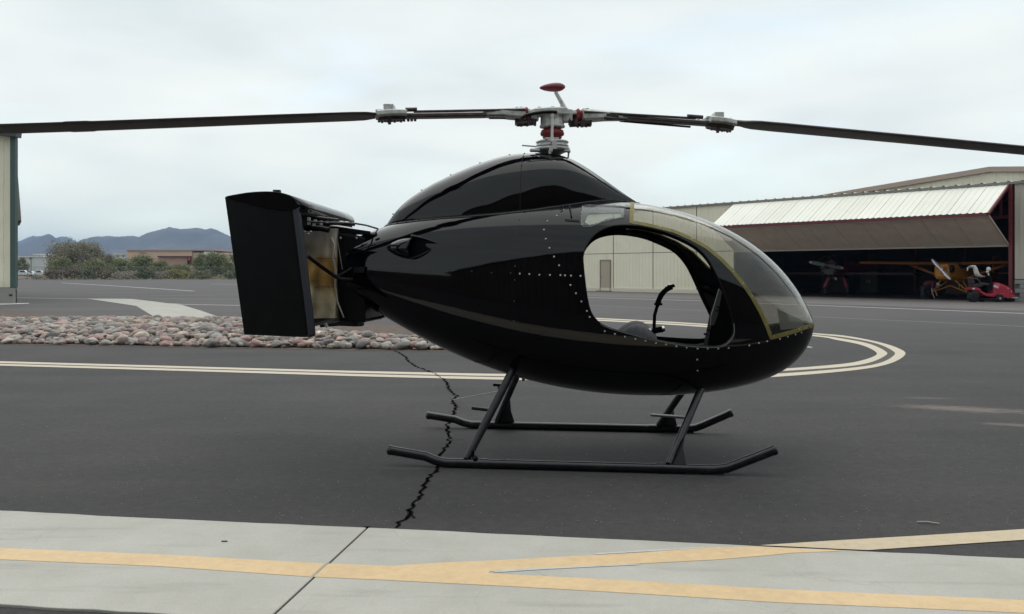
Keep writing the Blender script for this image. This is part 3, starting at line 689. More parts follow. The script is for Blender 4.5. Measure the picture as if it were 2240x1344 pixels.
def shell(name, key, material, th, parent=heli, rim_mat=None):
    verts = []; faces = []; idx = {}
    for (P3, reg, _), flip in ((NEAR, False), (FAR, True)):
        for f in reg[key]:
            ff = []
            for i in f:
                p = P3[i]; k = (round(p.x, 4), round(p.y, 4), round(p.z, 4))
                if k not in idx: idx[k] = len(verts); verts.append(p)
                ff.append(idx[k])
            if len(set(ff)) < 3: continue
            faces.append(ff)
    nr = [nrm(p) for p in verts]
    out = []
    for f in faces:
        a, b_, c = (verts[i] for i in f); fn = (b_-a).cross(c-a)
        if fn.dot(nr[f[0]]+nr[f[1]]+nr[f[2]]) < 0: f = f[::-1]
        out.append(f)
    nv = len(verts); allv = [v.copy() for v in verts]+[v-n*th for v, n in zip(verts, nr)]
    nn = [tuple(n) for n in nr]+[tuple(-n) for n in nr]
    F = list(out)+[[i+nv for i in f[::-1]] for f in out]; mi = [0]*len(out)+[1]*len(out)
    ed = {}
    for f in out:
        for i in range(3):
            e = (f[i], f[(i+1) % 3]); ed[e] = 1
    for (a, b_) in ed:
        if (b_, a) not in ed:
            k = len(allv); allv += [verts[a], verts[b_], verts[b_]-nr[b_]*th, verts[a]-nr[a]*th]; nn += [(0, 0, 0)]*4
            F.append([k+1, k, k+3, k+2]); mi.append(0)
    me = bpy.data.meshes.new(name); me.from_pydata([tuple(v) for v in allv], [], F)
    me.polygons.foreach_set('use_smooth', [True]*len(F)); me.polygons.foreach_set('material_index', mi); me.update()
    me.normals_split_custom_set_from_vertices(nn)
    return finish(name, me, [material, rim_mat or material], parent, local=True)
shell('fuselage_panel', 'front', black_gloss, .012, rim_mat=cabin_black)
shell('fuselage_panel', 'rear_upper', black_gloss, .012, rim_mat=cabin_black)
shell('fuselage_panel', 'rear_lower', black_gloss, .012, rim_mat=cabin_black)
wsh = shell('windshield', 'glass', canopy_glass, .003); wsh['label'] = 'clear bubble windshield edged with olive tape'
# ---- strips lying on the skin
def skin_strip(name, sb, width, lift, material, side=-1, parent=heli, thick=.0015, off=0.0, **kw):
    P = [S(s_, b_, side) for s_, b_ in sb]; Nn = [nrm(p) for p in P]; A = []; D = []
    for i, p in enumerate(P):
        d = (P[min(i+1, len(P)-1)]-P[max(i-1, 0)])
        if d.length < 1e-6: d = Vector((0, 0, 1))
        s_ = Nn[i].cross(d.normalized()).normalized()
        A.append(p+s_*(width/2+off)+Nn[i]*lift); D.append(p-s_*(width/2-off)+Nn[i]*lift)
    rings = [[A[i], D[i], D[i]-Nn[i]*(thick+lift), A[i]-Nn[i]*(thick+lift)] for i in range(len(P))]
    b = B(); b.loft(rings, True, False); me = b.mesh(name)
    return finish(name, me, material, parent, local=True, **kw)
for side, d in ((-1, NEAR), (1, FAR)):
    w = d[2][2]
    skin_strip('windshield_tape', w[::1], .030, .002, tape_mat, side)
# dark centre line on the glass as well as the cabin frame inside its edge
def skin_px(name, pix, width, lift, material, side=-1, step=5, closed=False, **kw):
    q = [pix2sb(x, y, -1) for x, y in dens(pix, step, closed)]
    if closed: q.append(q[0])
    return skin_strip(name, q, width, lift, material, side, **kw)
def skin_patch(name, pix, lift, material, side=-1, pixhole=None, th=.002, **kw):
    pl = [pix2sb(x, y, -1) for x, y in dens(pix, 4)]; pts = [Vector((a*CS, b_*CBk)) for a, b_ in pl]; n = len(pts)
    edges = [(i, (i+1) % n) for i in range(n)]
    xs = [p.x for p in pts]; ys = [p.y for p in pts]
    for x in np.arange(min(xs), max(xs), .02):
        for y in np.arange(min(ys), max(ys), .02): pts.append(Vector((x, y)))
    r = delaunay_2d_cdt(pts, edges, [], 1, 1e-6)
    P = [S(p.x/CS, p.y/CBk, side) for p in r[0]]; nr = [nrm(p) for p in P]; b = B()
    fs = [list(f) for f in r[2]]; nv = len(P)
    ed = {(f[i], f[(i+1) % len(f)]) for f in fs for i in range(len(f))}
    F = fs+[[i+nv for i in f[::-1]] for f in fs]+[[b2, a, a+nv, b2+nv] for a, b2 in ed if (b2, a) not in ed]
    b.add([p+n_*lift for p, n_ in zip(P, nr)]+[p+n_*(lift-th) for p, n_ in zip(P, nr)], F, False)
    return finish(name, b.mesh(name), material, heli, local=True, **kw)
skin_patch('side_window', PLATE, .009, window_glass, -1)
skin_patch('side_window', PLATE, .009, window_glass, 1)
for side, d in ((-1, NEAR), (1, FAR)): skin_strip('door_trim', d[2][0]+d[2][0][:1], .007, .003, black_satin, side)
skin_px('sill_highlight', [(x, y+1) for x, y in DOOR if y > 705], .0045, .005, mat('pale_edge', (.20, .21, .21), .4), -1, 6)  # thin pale strip paints the edge highlight along the door sill
# tail end former and the pale lip at its mouth
# ---- rivets
b = B()
def rivet(px, py, r=.0066, side=-1):
    p = surf(px, py, side); n = nrm(p); q = n.to_track_quat('Z', 'Y').to_matrix(); b.ell(p+n*.001, (r, r, r*.5), 8, 4, q)
RIV = [(1197, 484), (1190, 503), (1194, 523), (1202, 543), (1212, 562), (1223, 581), (1137, 599), (1158, 600), (1180, 601.5), (1203, 602), (1226, 602.5), (1236, 603), (1249, 603.5), (1270, 604), (1248, 624), (1260, 642), (1272, 660), (1284, 681), (1290, 694),
       (1323, 725), (1345, 731), (1367, 737), (1390, 742), (1412, 746), (1435, 751), (1457, 754), (1480, 758), (1502, 761), (1526, 763), (1548, 763), (1571, 763), (1594, 762), (1639, 756), (1660, 751), (1678, 747), (1706, 742), (1723, 737), (1740, 732), (1753, 728), (1525, 787), (1526, 811), (1218, 472), (1233, 460)]
for x, y in RIV: rivet(x, y)
for x, y in [(1400, 485), (1514, 522), (1604, 594), (1645, 648), (1676, 710), (1693, 736), (1720, 728), (1748, 720), (1445, 497), (1626, 620)]: rivet(x, y, .005)
for x, y in [(1272, 465), (1271, 473), (1275, 491), (1290, 492), (1368, 456), (1366, 470), (1345, 477), (1320, 483)]: rivet(x, y, .0035)
me = b.mesh('rivets'); finish('rivets', me, rivet_mat, heli, local=True, kind='stuff')
b = B()
for x, y in [(907, 591), (948, 592), (990, 593), (1032, 594), (1075, 597), (1117, 598), (1131, 500), (1130, 513), (1128, 547), (1127, 583), (1126, 613), (1125, 659), (1124, 703), (1136, 481)]: rivet(x, y, .006)
finish('dark_rivets', b.mesh('dark_rivets'), mat('dark_rivet', (.05, .045, .045), .4), heli, local=True, kind='stuff')
# ---- cowling
def pch(pts, x): return float(np.interp(x, [p[0] for p in pts], [p[1] for p in pts]))
def smooth_tab(pts, n=160, sg=5, ends=True):
    xs = np.linspace(pts[0][0], pts[-1][0], n)
    X = [p[0] for p in pts]; Y = [p[1] for p in pts]
    ys = np.interp(xs, X, Y); y0 = ys.copy()
    k = np.exp(-np.arange(-3*sg, 3*sg+1)**2/2/sg**2); k /= k.sum()
    pad = np.concatenate([2*ys[0]-ys[1:3*sg+1][::-1], ys, 2*ys[-1]-ys[-3*sg-1:-1][::-1]])
    return xs, np.convolve(pad, k, 'valid')
CTOP = [(842, 499), (858, 474), (880, 449), (905, 430), (950, 402.5), (1000, 379), (1050, 359), (1095, 344.5), (1130, 338.5), (1170, 336.5), (1210, 338), (1243, 345), (1280, 365), (1320, 392), (1360, 421), (1400, 447)]
ctp = [hp(x, y) for x, y in CTOP]; ctx, ctz = smooth_tab([(p[0], p[2]) for p in ctp], 200, 4)
T0, T1 = ctp[0][0], ctp[-1][0]
CWP = [(T0, .02), (T0+.05, .09), (T0+.15, .17), (T0+.35, .26), (T0+.7, .36), (T0+1.0, .41), (T0+1.25, .42), (T0+1.5, .385), (T0+1.7, .30), (T0+1.85, .18), (T1, .01)]
cwx, cww = smooth_tab(CWP, 200, 5)
def body_top(t, v):
    _, zt, zb, zm, w, n = prof(t2s(t)); return zm+(zt-zm)*(max(0, 1-(abs(v)/w)**n))**(1/n)
rings = []; lip = []; lipf = []
NC = 100
for i in range(NC+1):
    f = i/NC; f = .5-.5*math.cos(PI*f)*.92-.5*(1-2*f)*.08
    t = T0+(T1-T0)*f; zt = float(np.interp(t, ctx, ctz)); w = max(.006, float(np.interp(t, cwx, cww)))
    zb = body_top(t, w)-.012; n1 = float(np.interp(f, [0, .5, .75, 1], [2.2, 2.25, 2.5, 2.8])); h = max(zt-zb, .01); ring = []
    for k in range(49):
        a = PI*k/48; c, s_ = math.cos(a), math.sin(a); r = (abs(c)**n1+abs(s_)**n1)**(-1/n1)
        # the flanks lean inwards a little over a sharp foot
        ring.append(Vector((t, -w*r*c, zb+h*r*s_)))
    rings.append(hw_r := [hw(p) for p in ring]); lip.append(ring[0]); lipf.append(ring[-1])
b = B(); b.loft(rings, False, True, False); cow = b.obj('engine_cowling', black_gloss, heli)
b = B()
for L_, sg in ((lip, -1), (lipf, 1)):
    rr = []
    for i, p in enumerate(L_[2:-1]):
        t = p.x; w = abs(p.y); o = w+.022; z0 = body_top(t, w)+.004; z1_ = body_top(t, o)+.003
        rr.append([hw((t, sg*(w-.006), z0+.006)), hw((t, sg*o, z1_+.003)), hw((t, sg*o, z1_-.004)), hw((t, sg*(w-.006), z0-.006))])
    b.loft(rr, True, True)
b.obj('cowling_flange', black_gloss, heli)
b = B()
for L_, sg in ((lip, -1), (lipf, 1)):
    for k in range(6, 98, 5):
        p = L_[k]; b.ell(hw((p.x, sg*(abs(p.y)+.012), body_top(p.x, abs(p.y)+.012)+.009)), (.007, .007, .004), 6, 3)
for sg in (-1, 1):
  for k in (14, 20, 26, 32, 38):   # bumps along the rear crest
    t = T0+(T1-T0)*(k-12)/52; b.ell(hw((t, sg*.05, float(np.interp(t, ctx, ctz))+.001)), (.008, .008, .005), 6, 3)
for a in (.35, .62, .85, 1.1, 1.32):
    t = hp(1152, 400)[0]; i = min(range(len(rings)), key=lambda i: abs(hw((t, 0, 0)).x-rings[i][24].x)); p = rings[i][int(a/PI*48)]; b.ell(p+Vector((0, -.002, 0)), (.006, .006, .006), 6, 4)
b.obj('cowling_screws', mat('dark_screw', (.03, .03, .032), .35, metal=.5), heli, kind='stuff')
# seam down the cowling side
i = min(range(len(rings)), key=lambda i: abs(hw((hp(1152, 400)[0], 0, 0)).x-rings[i][24].x))
b = B(); b.tube([rings[i][k]+(rings[i][k]-hw((hp(1152, 400)[0], 0, 1.7))).normalized()*.0005 for k in range(0, 49)], .0022, 5); b.obj('cowling_seam', black_dull, heli)
# small black wiper-like prong under the mast
b = B(); q1 = hp(1204, 345, -.20); q2 = hp(1197, 361, -.27)
b.tube(H([q1, hp(1202, 353, -.24), q2]), .009, 6); b.tube(H([hp(1185, 361, -.28), q2, hp(1206, 365, -.27)]), .006, 6); b.obj('cowling_latch', black_dull, heli)
b = B(); b.tube(H([surf(1246, 453, -1, .01), surf(1250, 476, -1, .012)]), .006, 6); b.tube(H([surf(1229, 451, -1, .01), surf(1232, 458, -1, .012), surf(1226, 462, -1, .01)]), .004, 6); b.tube(H([surf(1236, 482, -1, .008), surf(1268, 485, -1, .008)]), .004, 6)
b.obj('door_hook', black_dull, heli)
# ---- air scoop on the rear flank
def scoop(side):
    b = B(); ringsO = []; ringsI = []
    for i in range(15):
        f = i/14; px = 846+(905-846)*f; c = surf(px, 543+2*f, side); n = nrm(c)
        k = math.sin(min(1, f*1.05)*PI/2)**.75; hh = (.006+.074*k); d = .005+.085*k
        up = Vector((0, 0, 1)); up = (up-n*up.dot(n)).normalized(); ring = []
        for j in range(13):
            a = -PI/2+PI*j/12; ring.append(hw(c+up*math.sin(a)*hh+n*(math.cos(a)**.8*d+.0*f if math.cos(a) > 1e-6 else -.004)))
        ringsO.append(ring)
    for r in ringsO[::-1]:
        c0 = sum(r, Vector())/len(r); ringsI.append([p.lerp(c0, .13) for p in r])
    b.loft(ringsO+ringsI, False, True, False); b.obj('air_scoop', black_gloss, heli)
    # flared opening ahead of the scoop: thin lips sweeping forward
    b = B()
    for top in (1, -1):
        pts = []
        for i in range(12):
            f = i/11; px = 901+((958 if top > 0 else 944)-901)*f; py = (519+14*f**1.6) if top > 0 else (565-19*f**1.7)
            pts.append(hw(surf(px, py, side, .012*(1-f)+.003)))
        b.tube(pts, [.010*(1-f/11)**.7+.002 for f in range(12)], 8)
    b.obj('scoop_lip', black_gloss, heli)
    skin_patch('scoop_mouth', spc([(902, 521), (920, 522), (938, 528), (954, 533), (940, 533), (931, 534), (935, 541), (944, 546), (932, 553), (915, 561), (902, 563)], 4), .002, cabin_black, side, th=.001)
scoop(-1); scoop(1)
# ---- cabin
def section(t, inset, n=40):
    s_ = t2s(t); R = []
    for i in range(n):
        a = -PI/2+2*PI*i/n; side = 1 if math.cos(a) >= 0 else -1; b_ = a if a <= PI/2 else PI-a
        p = S(s_, b_, side); q = nrm(p); R.append(p-Vector((0, q.y, q.z)).normalized()*inset)
    return R
tb = hp(1268, 600)[0]
b = B(); r1 = [hw(p) for p in section(tb, .016)]; r2 = [hw(p) for p in section(tb-.02, .016)]; b.loft([r1, r2], True, False); b.obj('cabin_bulkhead', cabin_black, heli)
# floor pan follows the inside width at its height
zf = hp(1450, 752, -.5)[2]-.13
b = B(); A = []; D = []
for t in np.linspace(tb+.01, 1.52, 24):
    _, zt, zb, zm, w, n = prof(t2s(t)); ww = w*(max(0.02, 1-((zm-zf)/(zm-zb))**n))**(1/n)-.02
    A.append(hw((t, -ww, zf))); D.append(hw((t, ww, zf)))
n = len(A); b.add(A+D, [(i, i+1, n+i+1, n+i) for i in range(n-1)]); b.obj('cabin_floor', cabin_black, heli)
# inner frames: an inset band behind each door opening makes the deep dark jamb
for side in (-1, 1):
    ring = (NEAR if side < 0 else FAR)[2][0]; b = B(); rr = []
    cx = sum(p[0] for p in ring)/len(ring); cb = sum(p[1] for p in ring)/len(ring)
    for s_, b_ in ring+[ring[0]]:
        p = S(s_, b_, side); nn_ = nrm(p); c = S(cx, cb, side); o = (p-c); o -= nn_*o.dot(nn_); o.normalize()
        rr.append([hw(p-nn_*.012+o*.004), hw(p-nn_*.045+o*.004), hw(p-nn_*.045+o*.03), hw(p-nn_*.012+o*.03)])
    b.loft(rr, False, False); b.obj('door_frame', cabin_black, heli)
# header and pillar band along the far side, wide and dark like the photographed lining
def lining(side, outer, inner, name):
    b = B(); rr = []
    for (x1, y1), (x2, y2) in zip(outer, inner):
        p = S(*pix2sb(x1, y1, -1), side); q = S(*pix2sb(x2, y2, -1), side); a, c = nrm(p), nrm(q)
        rr.append([hw(p-a*.015), hw(p-a*.03), hw(q-c*.03), hw(q-c*.015)])
    b.loft(rr, True, False); b.obj(name, cabin_black, heli)
# seat
b = B(); rings_ = []
def cushion(t0, t1, v0, v1, z0, z1_, rise=0.0, n=14, crown=.03):
    b = B(); rr = []
    for i in range(n+1):
        f = i/n; t = t0+(t1-t0)*f; e = (1-abs(2*f-1)**6)**(1/4); zz = z1_+rise*f; ring = []
        for k in range(24):
            a = 2*PI*k/24; c, s_ = math.cos(a), math.sin(a); r = (abs(c)**4+abs(s_)**4)**(-.25)
            hh = (zz-z0)/2*max(e, .15); zc = (zz+z0)/2
            rib = .006*abs(math.sin(((v0+v1)/2+(v1-v0)/2*r*c)*PI/.07)) if s_ > 0 else 0
            ring.append(hw((t, (v0+v1)/2+(v1-v0)/2*r*c*(.85+.15*e), zc+hh*r*s_-rib+(crown*(1-(r*c)**2) if s_ > 0 else 0))))
        rr.append(ring)
    b.loft(rr, True, True); return b
zs = hp(1390, 712, -.1)[2]
def thigh_pad(v0, v1, pix):
    b = B(); rr = []
    for x, y in spl_open(pix):
        p = hp(x, y, -.2); ring = []
        for k in range(40):
            a = 2*PI*k/40; c, s_ = math.cos(a), math.sin(a); r = (abs(c)**4+abs(s_)**4)**(-.25)
            z0 = zf; hh = (p[2]-z0)/2; v = (v0+v1)/2+(v1-v0)/2*r*c
            ring.append(hw((p[0], v, p[2]-hh+hh*r*s_-(.012*abs(math.sin((v-v0)*PI/.075))**.5*(-1) if s_ > .2 else 0)-.012)))
        rr.append(ring)
    b.loft(rr, True, True); return b
def spl_open(P, n=5):
    out = []
    for i in range(len(P)-1):
        for k in range(n): out.append((P[i][0]+(P[i+1][0]-P[i][0])*k/n, float(np.interp(P[i][0]+(P[i+1][0]-P[i][0])*k/n, [q[0] for q in P], [q[1] for q in P]))))
    out.append(P[-1]); return out
PADP = [(1290, 752), (1332, 741), (1350, 731), (1364, 720), (1378, 712), (1394, 708.5), (1408, 711), (1422, 719), (1434, 731), (1440, 750)]
seat = thigh_pad(-.40, -.02, PADP).obj('seat', seat_mat, heli)
b = B(); b.prism([hw((tb+.0, v, z)) for v, z in ((-.36, zf), (.36, zf), (.36, zs-.09), (-.36, zs-.09))], U*.3); b.obj('seat_base', cabin_black, heli)
thigh_pad(.02, .40, PADP).obj('seat', seat_mat, heli)
# cyclic stick
cv_ = -.12
b = B(); b.tube(H([hp(x, y, cv_) for x, y in ((1431, 765), (1431, 735), (1431, 710), (1432, 690), (1437, 672), (1444, 660))]), [.013]*6, 10, up=(0, 1, 0)); st_ = b.obj('cyclic_stick', cabin_black, heli)
b = B(); b.tube(H([hp(x, y, cv_) for x, y in ((1438, 666), (1442, 655), (1447, 645), (1455, 636), (1464, 630), (1471, 628))]), [.021, .020, .0215, .019, .021, .018], 12, flat=(1, 1), up=(0, 1, 0)); b.box(hw(hp(1468, 627, cv_)), (.05, .05, .022), Matrix.Rotation(-.3, 3, 'Y')); b.box(hw(hp(1440, 666, cv_)), (.056, .05, .016)); g_ = b.obj('grip', cabin_black, st_)
b = B(); b.ell(hw(hp(1463, 624, cv_)), (.012, .012, .010), 8, 6); b.ell(hw(hp(1456, 628, cv_)), (.007, .01, .006), 8, 6); b.obj('button', chrome, st_)
# collective
b = B(); b.tube(H([hp(1378, 740, -.30), hp(1420, 727, -.30), hp(1450, 721, -.30)]), [.012, .012, .022], 10); b.tube(H([hp(1428, 724.5, -.30), hp(1449, 720.5, -.30)]), .0225, 12); co_ = b.obj('collective_lever', cabin_black, heli)
b = B(); b.tube(H([hp(1447, 720.5, -.30), hp(1454, 719, -.30)]), .021, 12); b.obj('throttle_ring', chrome, co_); b = B(); b.tube(H([hp(1420, 724, -.30), hp(1425, 723, -.30)]), .018, 12); b.obj('throttle_ring', chrome, co_)
# instrument pedestal, leaning, with its grey bezel at the near edge
b = B(); pr = [hp(x, y, 0) for x, y in ((1540, 770), (1556, 690), (1578, 636), (1602, 640), (1622, 690), (1640, 770))]
b.prism([hw((p[0], -.14, p[2])) for p in pr], W_*.28); ped = b.obj('instrument_pedestal', cabin_black, heli, bevel=.01)
b = B(); pr = [hp(x, y, -.145) for x, y in ((1554, 712), (1556, 690), (1573, 632), (1579, 640), (1571, 688), (1562, 712))]
b.prism([hw(p) for p in pr], W_*.03); b.obj('instrument_bezel', mat('bezel_grey', (.06, .065, .065), .4), ped)
b = B()
for x, y in ((1541, 731), (1548, 722), (1569, 672), (1567, 680)): b.tube(H([hp(x, y, -.16), hp(x+4, y+1, -.13)]), .008, 8)
b.obj('knob', black_dull, ped)
# pale sheet low in the nose, painted in place of a reflection
b = B(); pr = [hp(x, y, -.1) for x, y in ((1700, 676), (1757, 702), (1760, 716), (1708, 722))]; b.prism([hw(p) for p in pr], W_*.01); b.obj('nose_reflection', mat('reflection_grey', (.25, .25, .23), .5), heli)
# ---- skids
def skid(side):
    v = side*.79
    def q(px, py, vv=-.79): p = hp(px, py, vv); return p
    a0 = q(853, 985); a1 = q(945, 1012); c1 = q(1590, 1029); c0 = q(1694, 985)
    if side > 0: a0 = q(937, 909, .79); a1 = q(1008, 934, .79); c1 = q(1522, 944, .79); c0 = q(1598, 904, .79)
    R_ = .033
    pts = [(a0[0], v, a0[2]), (a1[0]-.05, v, .075), (a1[0]+.02, v, .048), (a1[0]+.09, v, R_), (0, v, R_), (c1[0]-.09, v, R_), (c1[0]-.0, v, .046), (c1[0]+.06, v, .07), (c0[0], v, c0[2])]
    b = B(); b.tube(H(pts), R_, 14); s_ = b.obj('skid', black_skid, heli)
    for p, d in ((pts[0], pts[1]), (pts[-1], pts[-2])):
        b = B(); P, D = hw(p), hw(d); dr = (P-D).normalized(); b.tube([P-dr*.012, P+dr*.008, P+dr*.016], [.0355, .0355, .028], 14)
        b.obj('skid_cap', black_skid, s_)
    # wear shoe beneath the front
    b = B(); b.tube(H([(c1[0]-.28, v, .006), (c1[0]-.02, v, .006)]), .012, 8, flat=(1.8, .5)); b.obj('skid_shoe', steel_dark, s_)
    for t in (-.62, .62): b = B(); b.tube(H([(t-.03, v, R_), (t+.03, v, R_)]), .037, 14); b.obj('skid_collar', black_skid, s_)
    # legs
    for (tx, ty), (bx, by), nm in (((1131, 792), (1021, 1008), 'rear'), ((1536, 845), (1463, 1020), 'front')):
        tp = hp(tx, ty, -.36); bt = hp(bx, by, -.785)
        P0 = Vector((tp[0], side*.36, tp[2])); P1 = Vector((bt[0], side*.785, max(bt[2], .06)))
        b = B(); b.tube(H([P0.lerp(P1, f) for f in (0, .3, .7, 1)]), [.033, .032, .031, .028], 14, flat=(.8, 1.05)); b.obj('skid_leg', black_skid, heli)
        # gusset at the foot, forward of the leg
        b = B(); g1 = P0.lerp(P1, .62)
        if side < 0 and nm == 'rear': continue
        b.prism([hw(g1+Vector((.02, 0, 0))), hw(P1+Vector((.02, 0, -.01))), hw(Vector((P1.x+(.16 if side > 0 else .12), P1.y, .06))), hw(Vector((P1.x+(.13 if side > 0 else .10), P1.y-side*.03, .17)))], W_*.008); b.obj('gusset', mat('gusset_paint', (.035, .035, .038), .35), heli)
    # step peg and tie-down knob
    if side < 0:
        b = B(); p = hp(1040, 1004, -.80); b.ell(hw(p), (.02, .02, .026), 10, 8); b.tube(H([(p[0], p[1], .05), p]), .011, 8); b.tube(H([(p[0]-.02, p[1]+.03, .05), (p[0]-.02, p[1]+.03, .12)]), .008, 8); b.obj('tie_down_ring', black_satin, s_)
skid(-1); skid(1)
# cross braces, step pegs
b = B(); b.tube(H([hp(1426, 908, .45), hp(1505, 914, -.45)]), .013, 8); b.obj('cross_brace', black_skid, heli)
b = B(); b.tube(H([hp(1032, 893, .1), hp(1075, 898, .1)]), .014, 8); b.obj('step_peg', black_skid, heli)
b = B(); b.tube(H([hp(1079, 842, .2), hp(1112, 844, .2)]), .013, 8); b.tube(H([hp(1090, 846, .2), hp(1098, 850, .2)]), .02, 8); b.obj('step_peg', black_skid, heli)
b = B(); b.tube(H([hp(1070, 897, .1), hp(1105, 850, .25), hp(1135, 800, .3)]), .014, 8); b.obj('brace_tube', black_skid, heli)
b = B(); b.tube(H([hp(1145, 815, -.1), hp(1145, 833, -.1)]), .012, 8); b.obj('drain_tube', black_dull, heli)
b = B(); pa = gp(990, 875, .012); pb = hw(hp(1092, 856, .5)); b.tube([pa, pb], .0045, 6); b.obj('tie_wire', mat('wire_grey', (.30, .30, .29), .5), heli)
# ---- tail
tz = lambda px, py, v: hw(hp(px, py, v))
def vane(side, name='tail_vane'):
    c = -.64
    tl, bl, br, tr = (hp(x, y, c) for x, y in ((495, 433), (537, 732), (691, 738), (655, 452)))
    # horizontal sections of an airfoil, nose forward
    rr = []
    FR = [i/14*.955 for i in range(14)]+[.975, .988, .996, 1.0]; SHR = {.975: .004, .988: .014, .996: .032, 1.0: .06}
    for f in FR:
        a = tl.lerp(bl, f); d = tr.lerp(br, f); ch = d-a; th = .085
        ring = []
        for x_, y_ in ((0, .2), (.3, .55), (.6, .8), (.9, .9), (.97, .7), (1, .25), (.998, 0), (.975, -.45), (.93, -.93), (.90, -1.0), (.6, -.84), (.3, -.68), (0, -.52)):
            p = a+ch*x_*(1-SHR.get(f, 0)); z = p.z
            ring.append(hw((p.x, side*.64+y_*th*.5, z)))
        rr.append(ring)
    # last rounded closure
    b = B(); b.loft(rr, True, False); o = b.obj(name, black_satin, heli)
    # rounded strip along the leading edge, slightly proud
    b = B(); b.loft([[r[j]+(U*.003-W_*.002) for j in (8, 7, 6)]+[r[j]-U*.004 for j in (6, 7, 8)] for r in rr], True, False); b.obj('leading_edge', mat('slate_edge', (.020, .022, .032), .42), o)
    b = B()
    for x, y in ((609, 467), (612, 493)):
        p = hp(x, y, c); b.ell(hw((p.x, side*.64-.032, p.z)), (.010, .004, .010), 10, 6)
    if side < 0: b.obj('vane_bolt', rivet_mat, o)
    return o
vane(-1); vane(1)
# horizontal stabiliser over the vanes: lens section
pl_ = [(495, 433), (525, 425), (560, 420.5), (600, 420), (628, 425), (645, 434), (653, 445), (650, 455), (636, 460.5), (615, 461), (585, 457), (540, 445)]
sec = [hp(x, y, -.67) for x, y in spc(pl_, 3)]
sec2 = [Vector(p) for p in sec]
b = B(); rr = []
for v, dz, dx in ((-.697, 0, 0), (-.695, 0, 0), (-.3, -.012, .0), (.0, -.02, .0), (.4, -.035, .005), (.70, -.045, .01), (.72, -.045, .01)):
    k = .97 if v in (-.697, .72) else 1
    cx = sum(p.x for p in sec)/len(sec); cz = sum(p.z for p in sec)/len(sec)
    rr.append([hw((cx+(p.x-cx)*k+dx, v, cz+(p.z-cz)*k+dz)) for p in sec])
b.loft(rr, True, True); stab = b.obj('stabiliser', black_gloss, heli)
b = B(); b.box(hw(hp(606, 419, -.5)), (.05, .05, .02)); b.obj('vent_nub', black_dull, stab)
b = B(); e = hp(652, 452, -.67)
b.prism([hw((e.x-.02, -.66, e.z-.01)), hw((e.x+.06, -.62, e.z-.02)), hw((e.x+.06, -.62, e.z-.04)), hw((e.x-.02, -.66, e.z-.045))], W_*.03); b.obj('corner_bracket', black_satin, stab)
# under-spar joining the vanes below
b = B(); b.tube([hw((hp(700, 710, .0).x, v, hp(700, 706, 0).z)) for v in (-.62, .62)], .022, 10); b.obj('lower_spar', black_satin, heli)
# exhaust nozzle box and its dark housing
def boxy(name, pix, v0, v1, m, parent=heli, bevel=.012, flare=None):
    b = B(); pts = [hp(x, y, v0) for x, y in pix]
    b.prism([hw((p[0], v0, p[2])) for p in pts], W_*(v1-v0)); return b.obj(name, m, parent, bevel=bevel)
# nozzle side: gently pillowed sheet metal with two rows of stitches
def nozzle():
    v0 = -.27; b = B(); n1, n2 = 16, 26; vs = []
    for j in range(n2+1):
        g = j/n2
        for i in range(n1+1):
            f = i/n1; L_ = hp(640+30*g*.6, 502+195*g, v0); R_ = hp(738-4*g, 500+196*g, v0); p = L_.lerp(R_, f)
            pil = .030*math.sin(PI*min(1, f*1.02))**.6*(.55+.45*abs(math.sin(PI*(g*3.05))))+.010*math.sin(f*9+g*5)+.02*(f > .93)*math.sin(g*7)
            vs.append(hw((p.x, v0-pil, p.z)))
    b.add(vs, [(j*(n1+1)+i, j*(n1+1)+i+1, (j+1)*(n1+1)+i+1, (j+1)*(n1+1)+i) for j in range(n2) for i in range(n1)], True)
    # the rest of the duct as a closed box behind the sheet
    c = [hp(640, 502, v0), hp(738, 500, v0), hp(734, 696, v0), hp(658, 697, v0)]
    b.prism([hw((p.x, v0+.012, p.z)) for p in c], W_*.52)
    o = b.obj('exhaust_nozzle', nozzle_mat, heli)
    b = B()
    for y in (565.5, 628):
        for k in range(14):
            x = 690+k*3.6; p = hp(x, y+.3*math.sin(k), v0-.035); b.box(hw(p), (.009, .004, .0045), Matrix.Rotation(YAW, 3, 'Z'))
    b.obj('stitch_row', mat('stitch', (.03, .02, .012), .8), o, kind='stuff')
    b = B(); b.tube(H([hp(x, y, v0-.03) for x, y in ((724, 520), (731, 535), (728, 560), (735, 590), (734, 625), (738, 660), (752, 695))]), [.008, .014, .010, .012, .009, .008, .005], 8); b.obj('bent_flange', mat('bright_tin', (.55, .50, .40), .35, metal=.8), o)
nozzle()
boxy('duct_housing', [(733, 508), (799, 520), (799, 706), (742, 704)], -.25, .27, black_satin)
boxy('duct_top_plate', [(712, 497), (735, 495), (822, 508), (822, 514), (725, 507)], -.24, .26, black_satin, bevel=.004)
b = B(); P = [hp(721, 496.5, -.235), hp(815, 511.5, -.235), hp(815, 509, .20), hp(740, 496, .20)]
b.add([hw(p)+Vector((0, 0, .012)) for p in P]+[hw(p)-Vector((0, 0, .0)) for p in P], [(0, 1, 2, 3), (0, 1, 5, 4), (1, 2, 6, 5), (2, 3, 7, 6), (3, 0, 4, 7)]); b.obj('duct_lid', mat('lid_white', (.55, .56, .56), .25, metal=.3), heli)
b = B()
for x, y in ((745, 521), (780, 521), (731, 514)): b.ell(hw(hp(x, y, -.262)), (.009, .005, .009), 8, 5)
b.tube(H([hp(738, 523, -.26), hp(744, 560, -.26), hp(749, 590, -.26)]), .0025, 5)
for x, y in ((667, 507), (675, 512), (680, 507)): b.ell(hw(hp(x, y, -.5)), (.009, .006, .007), 8, 5)
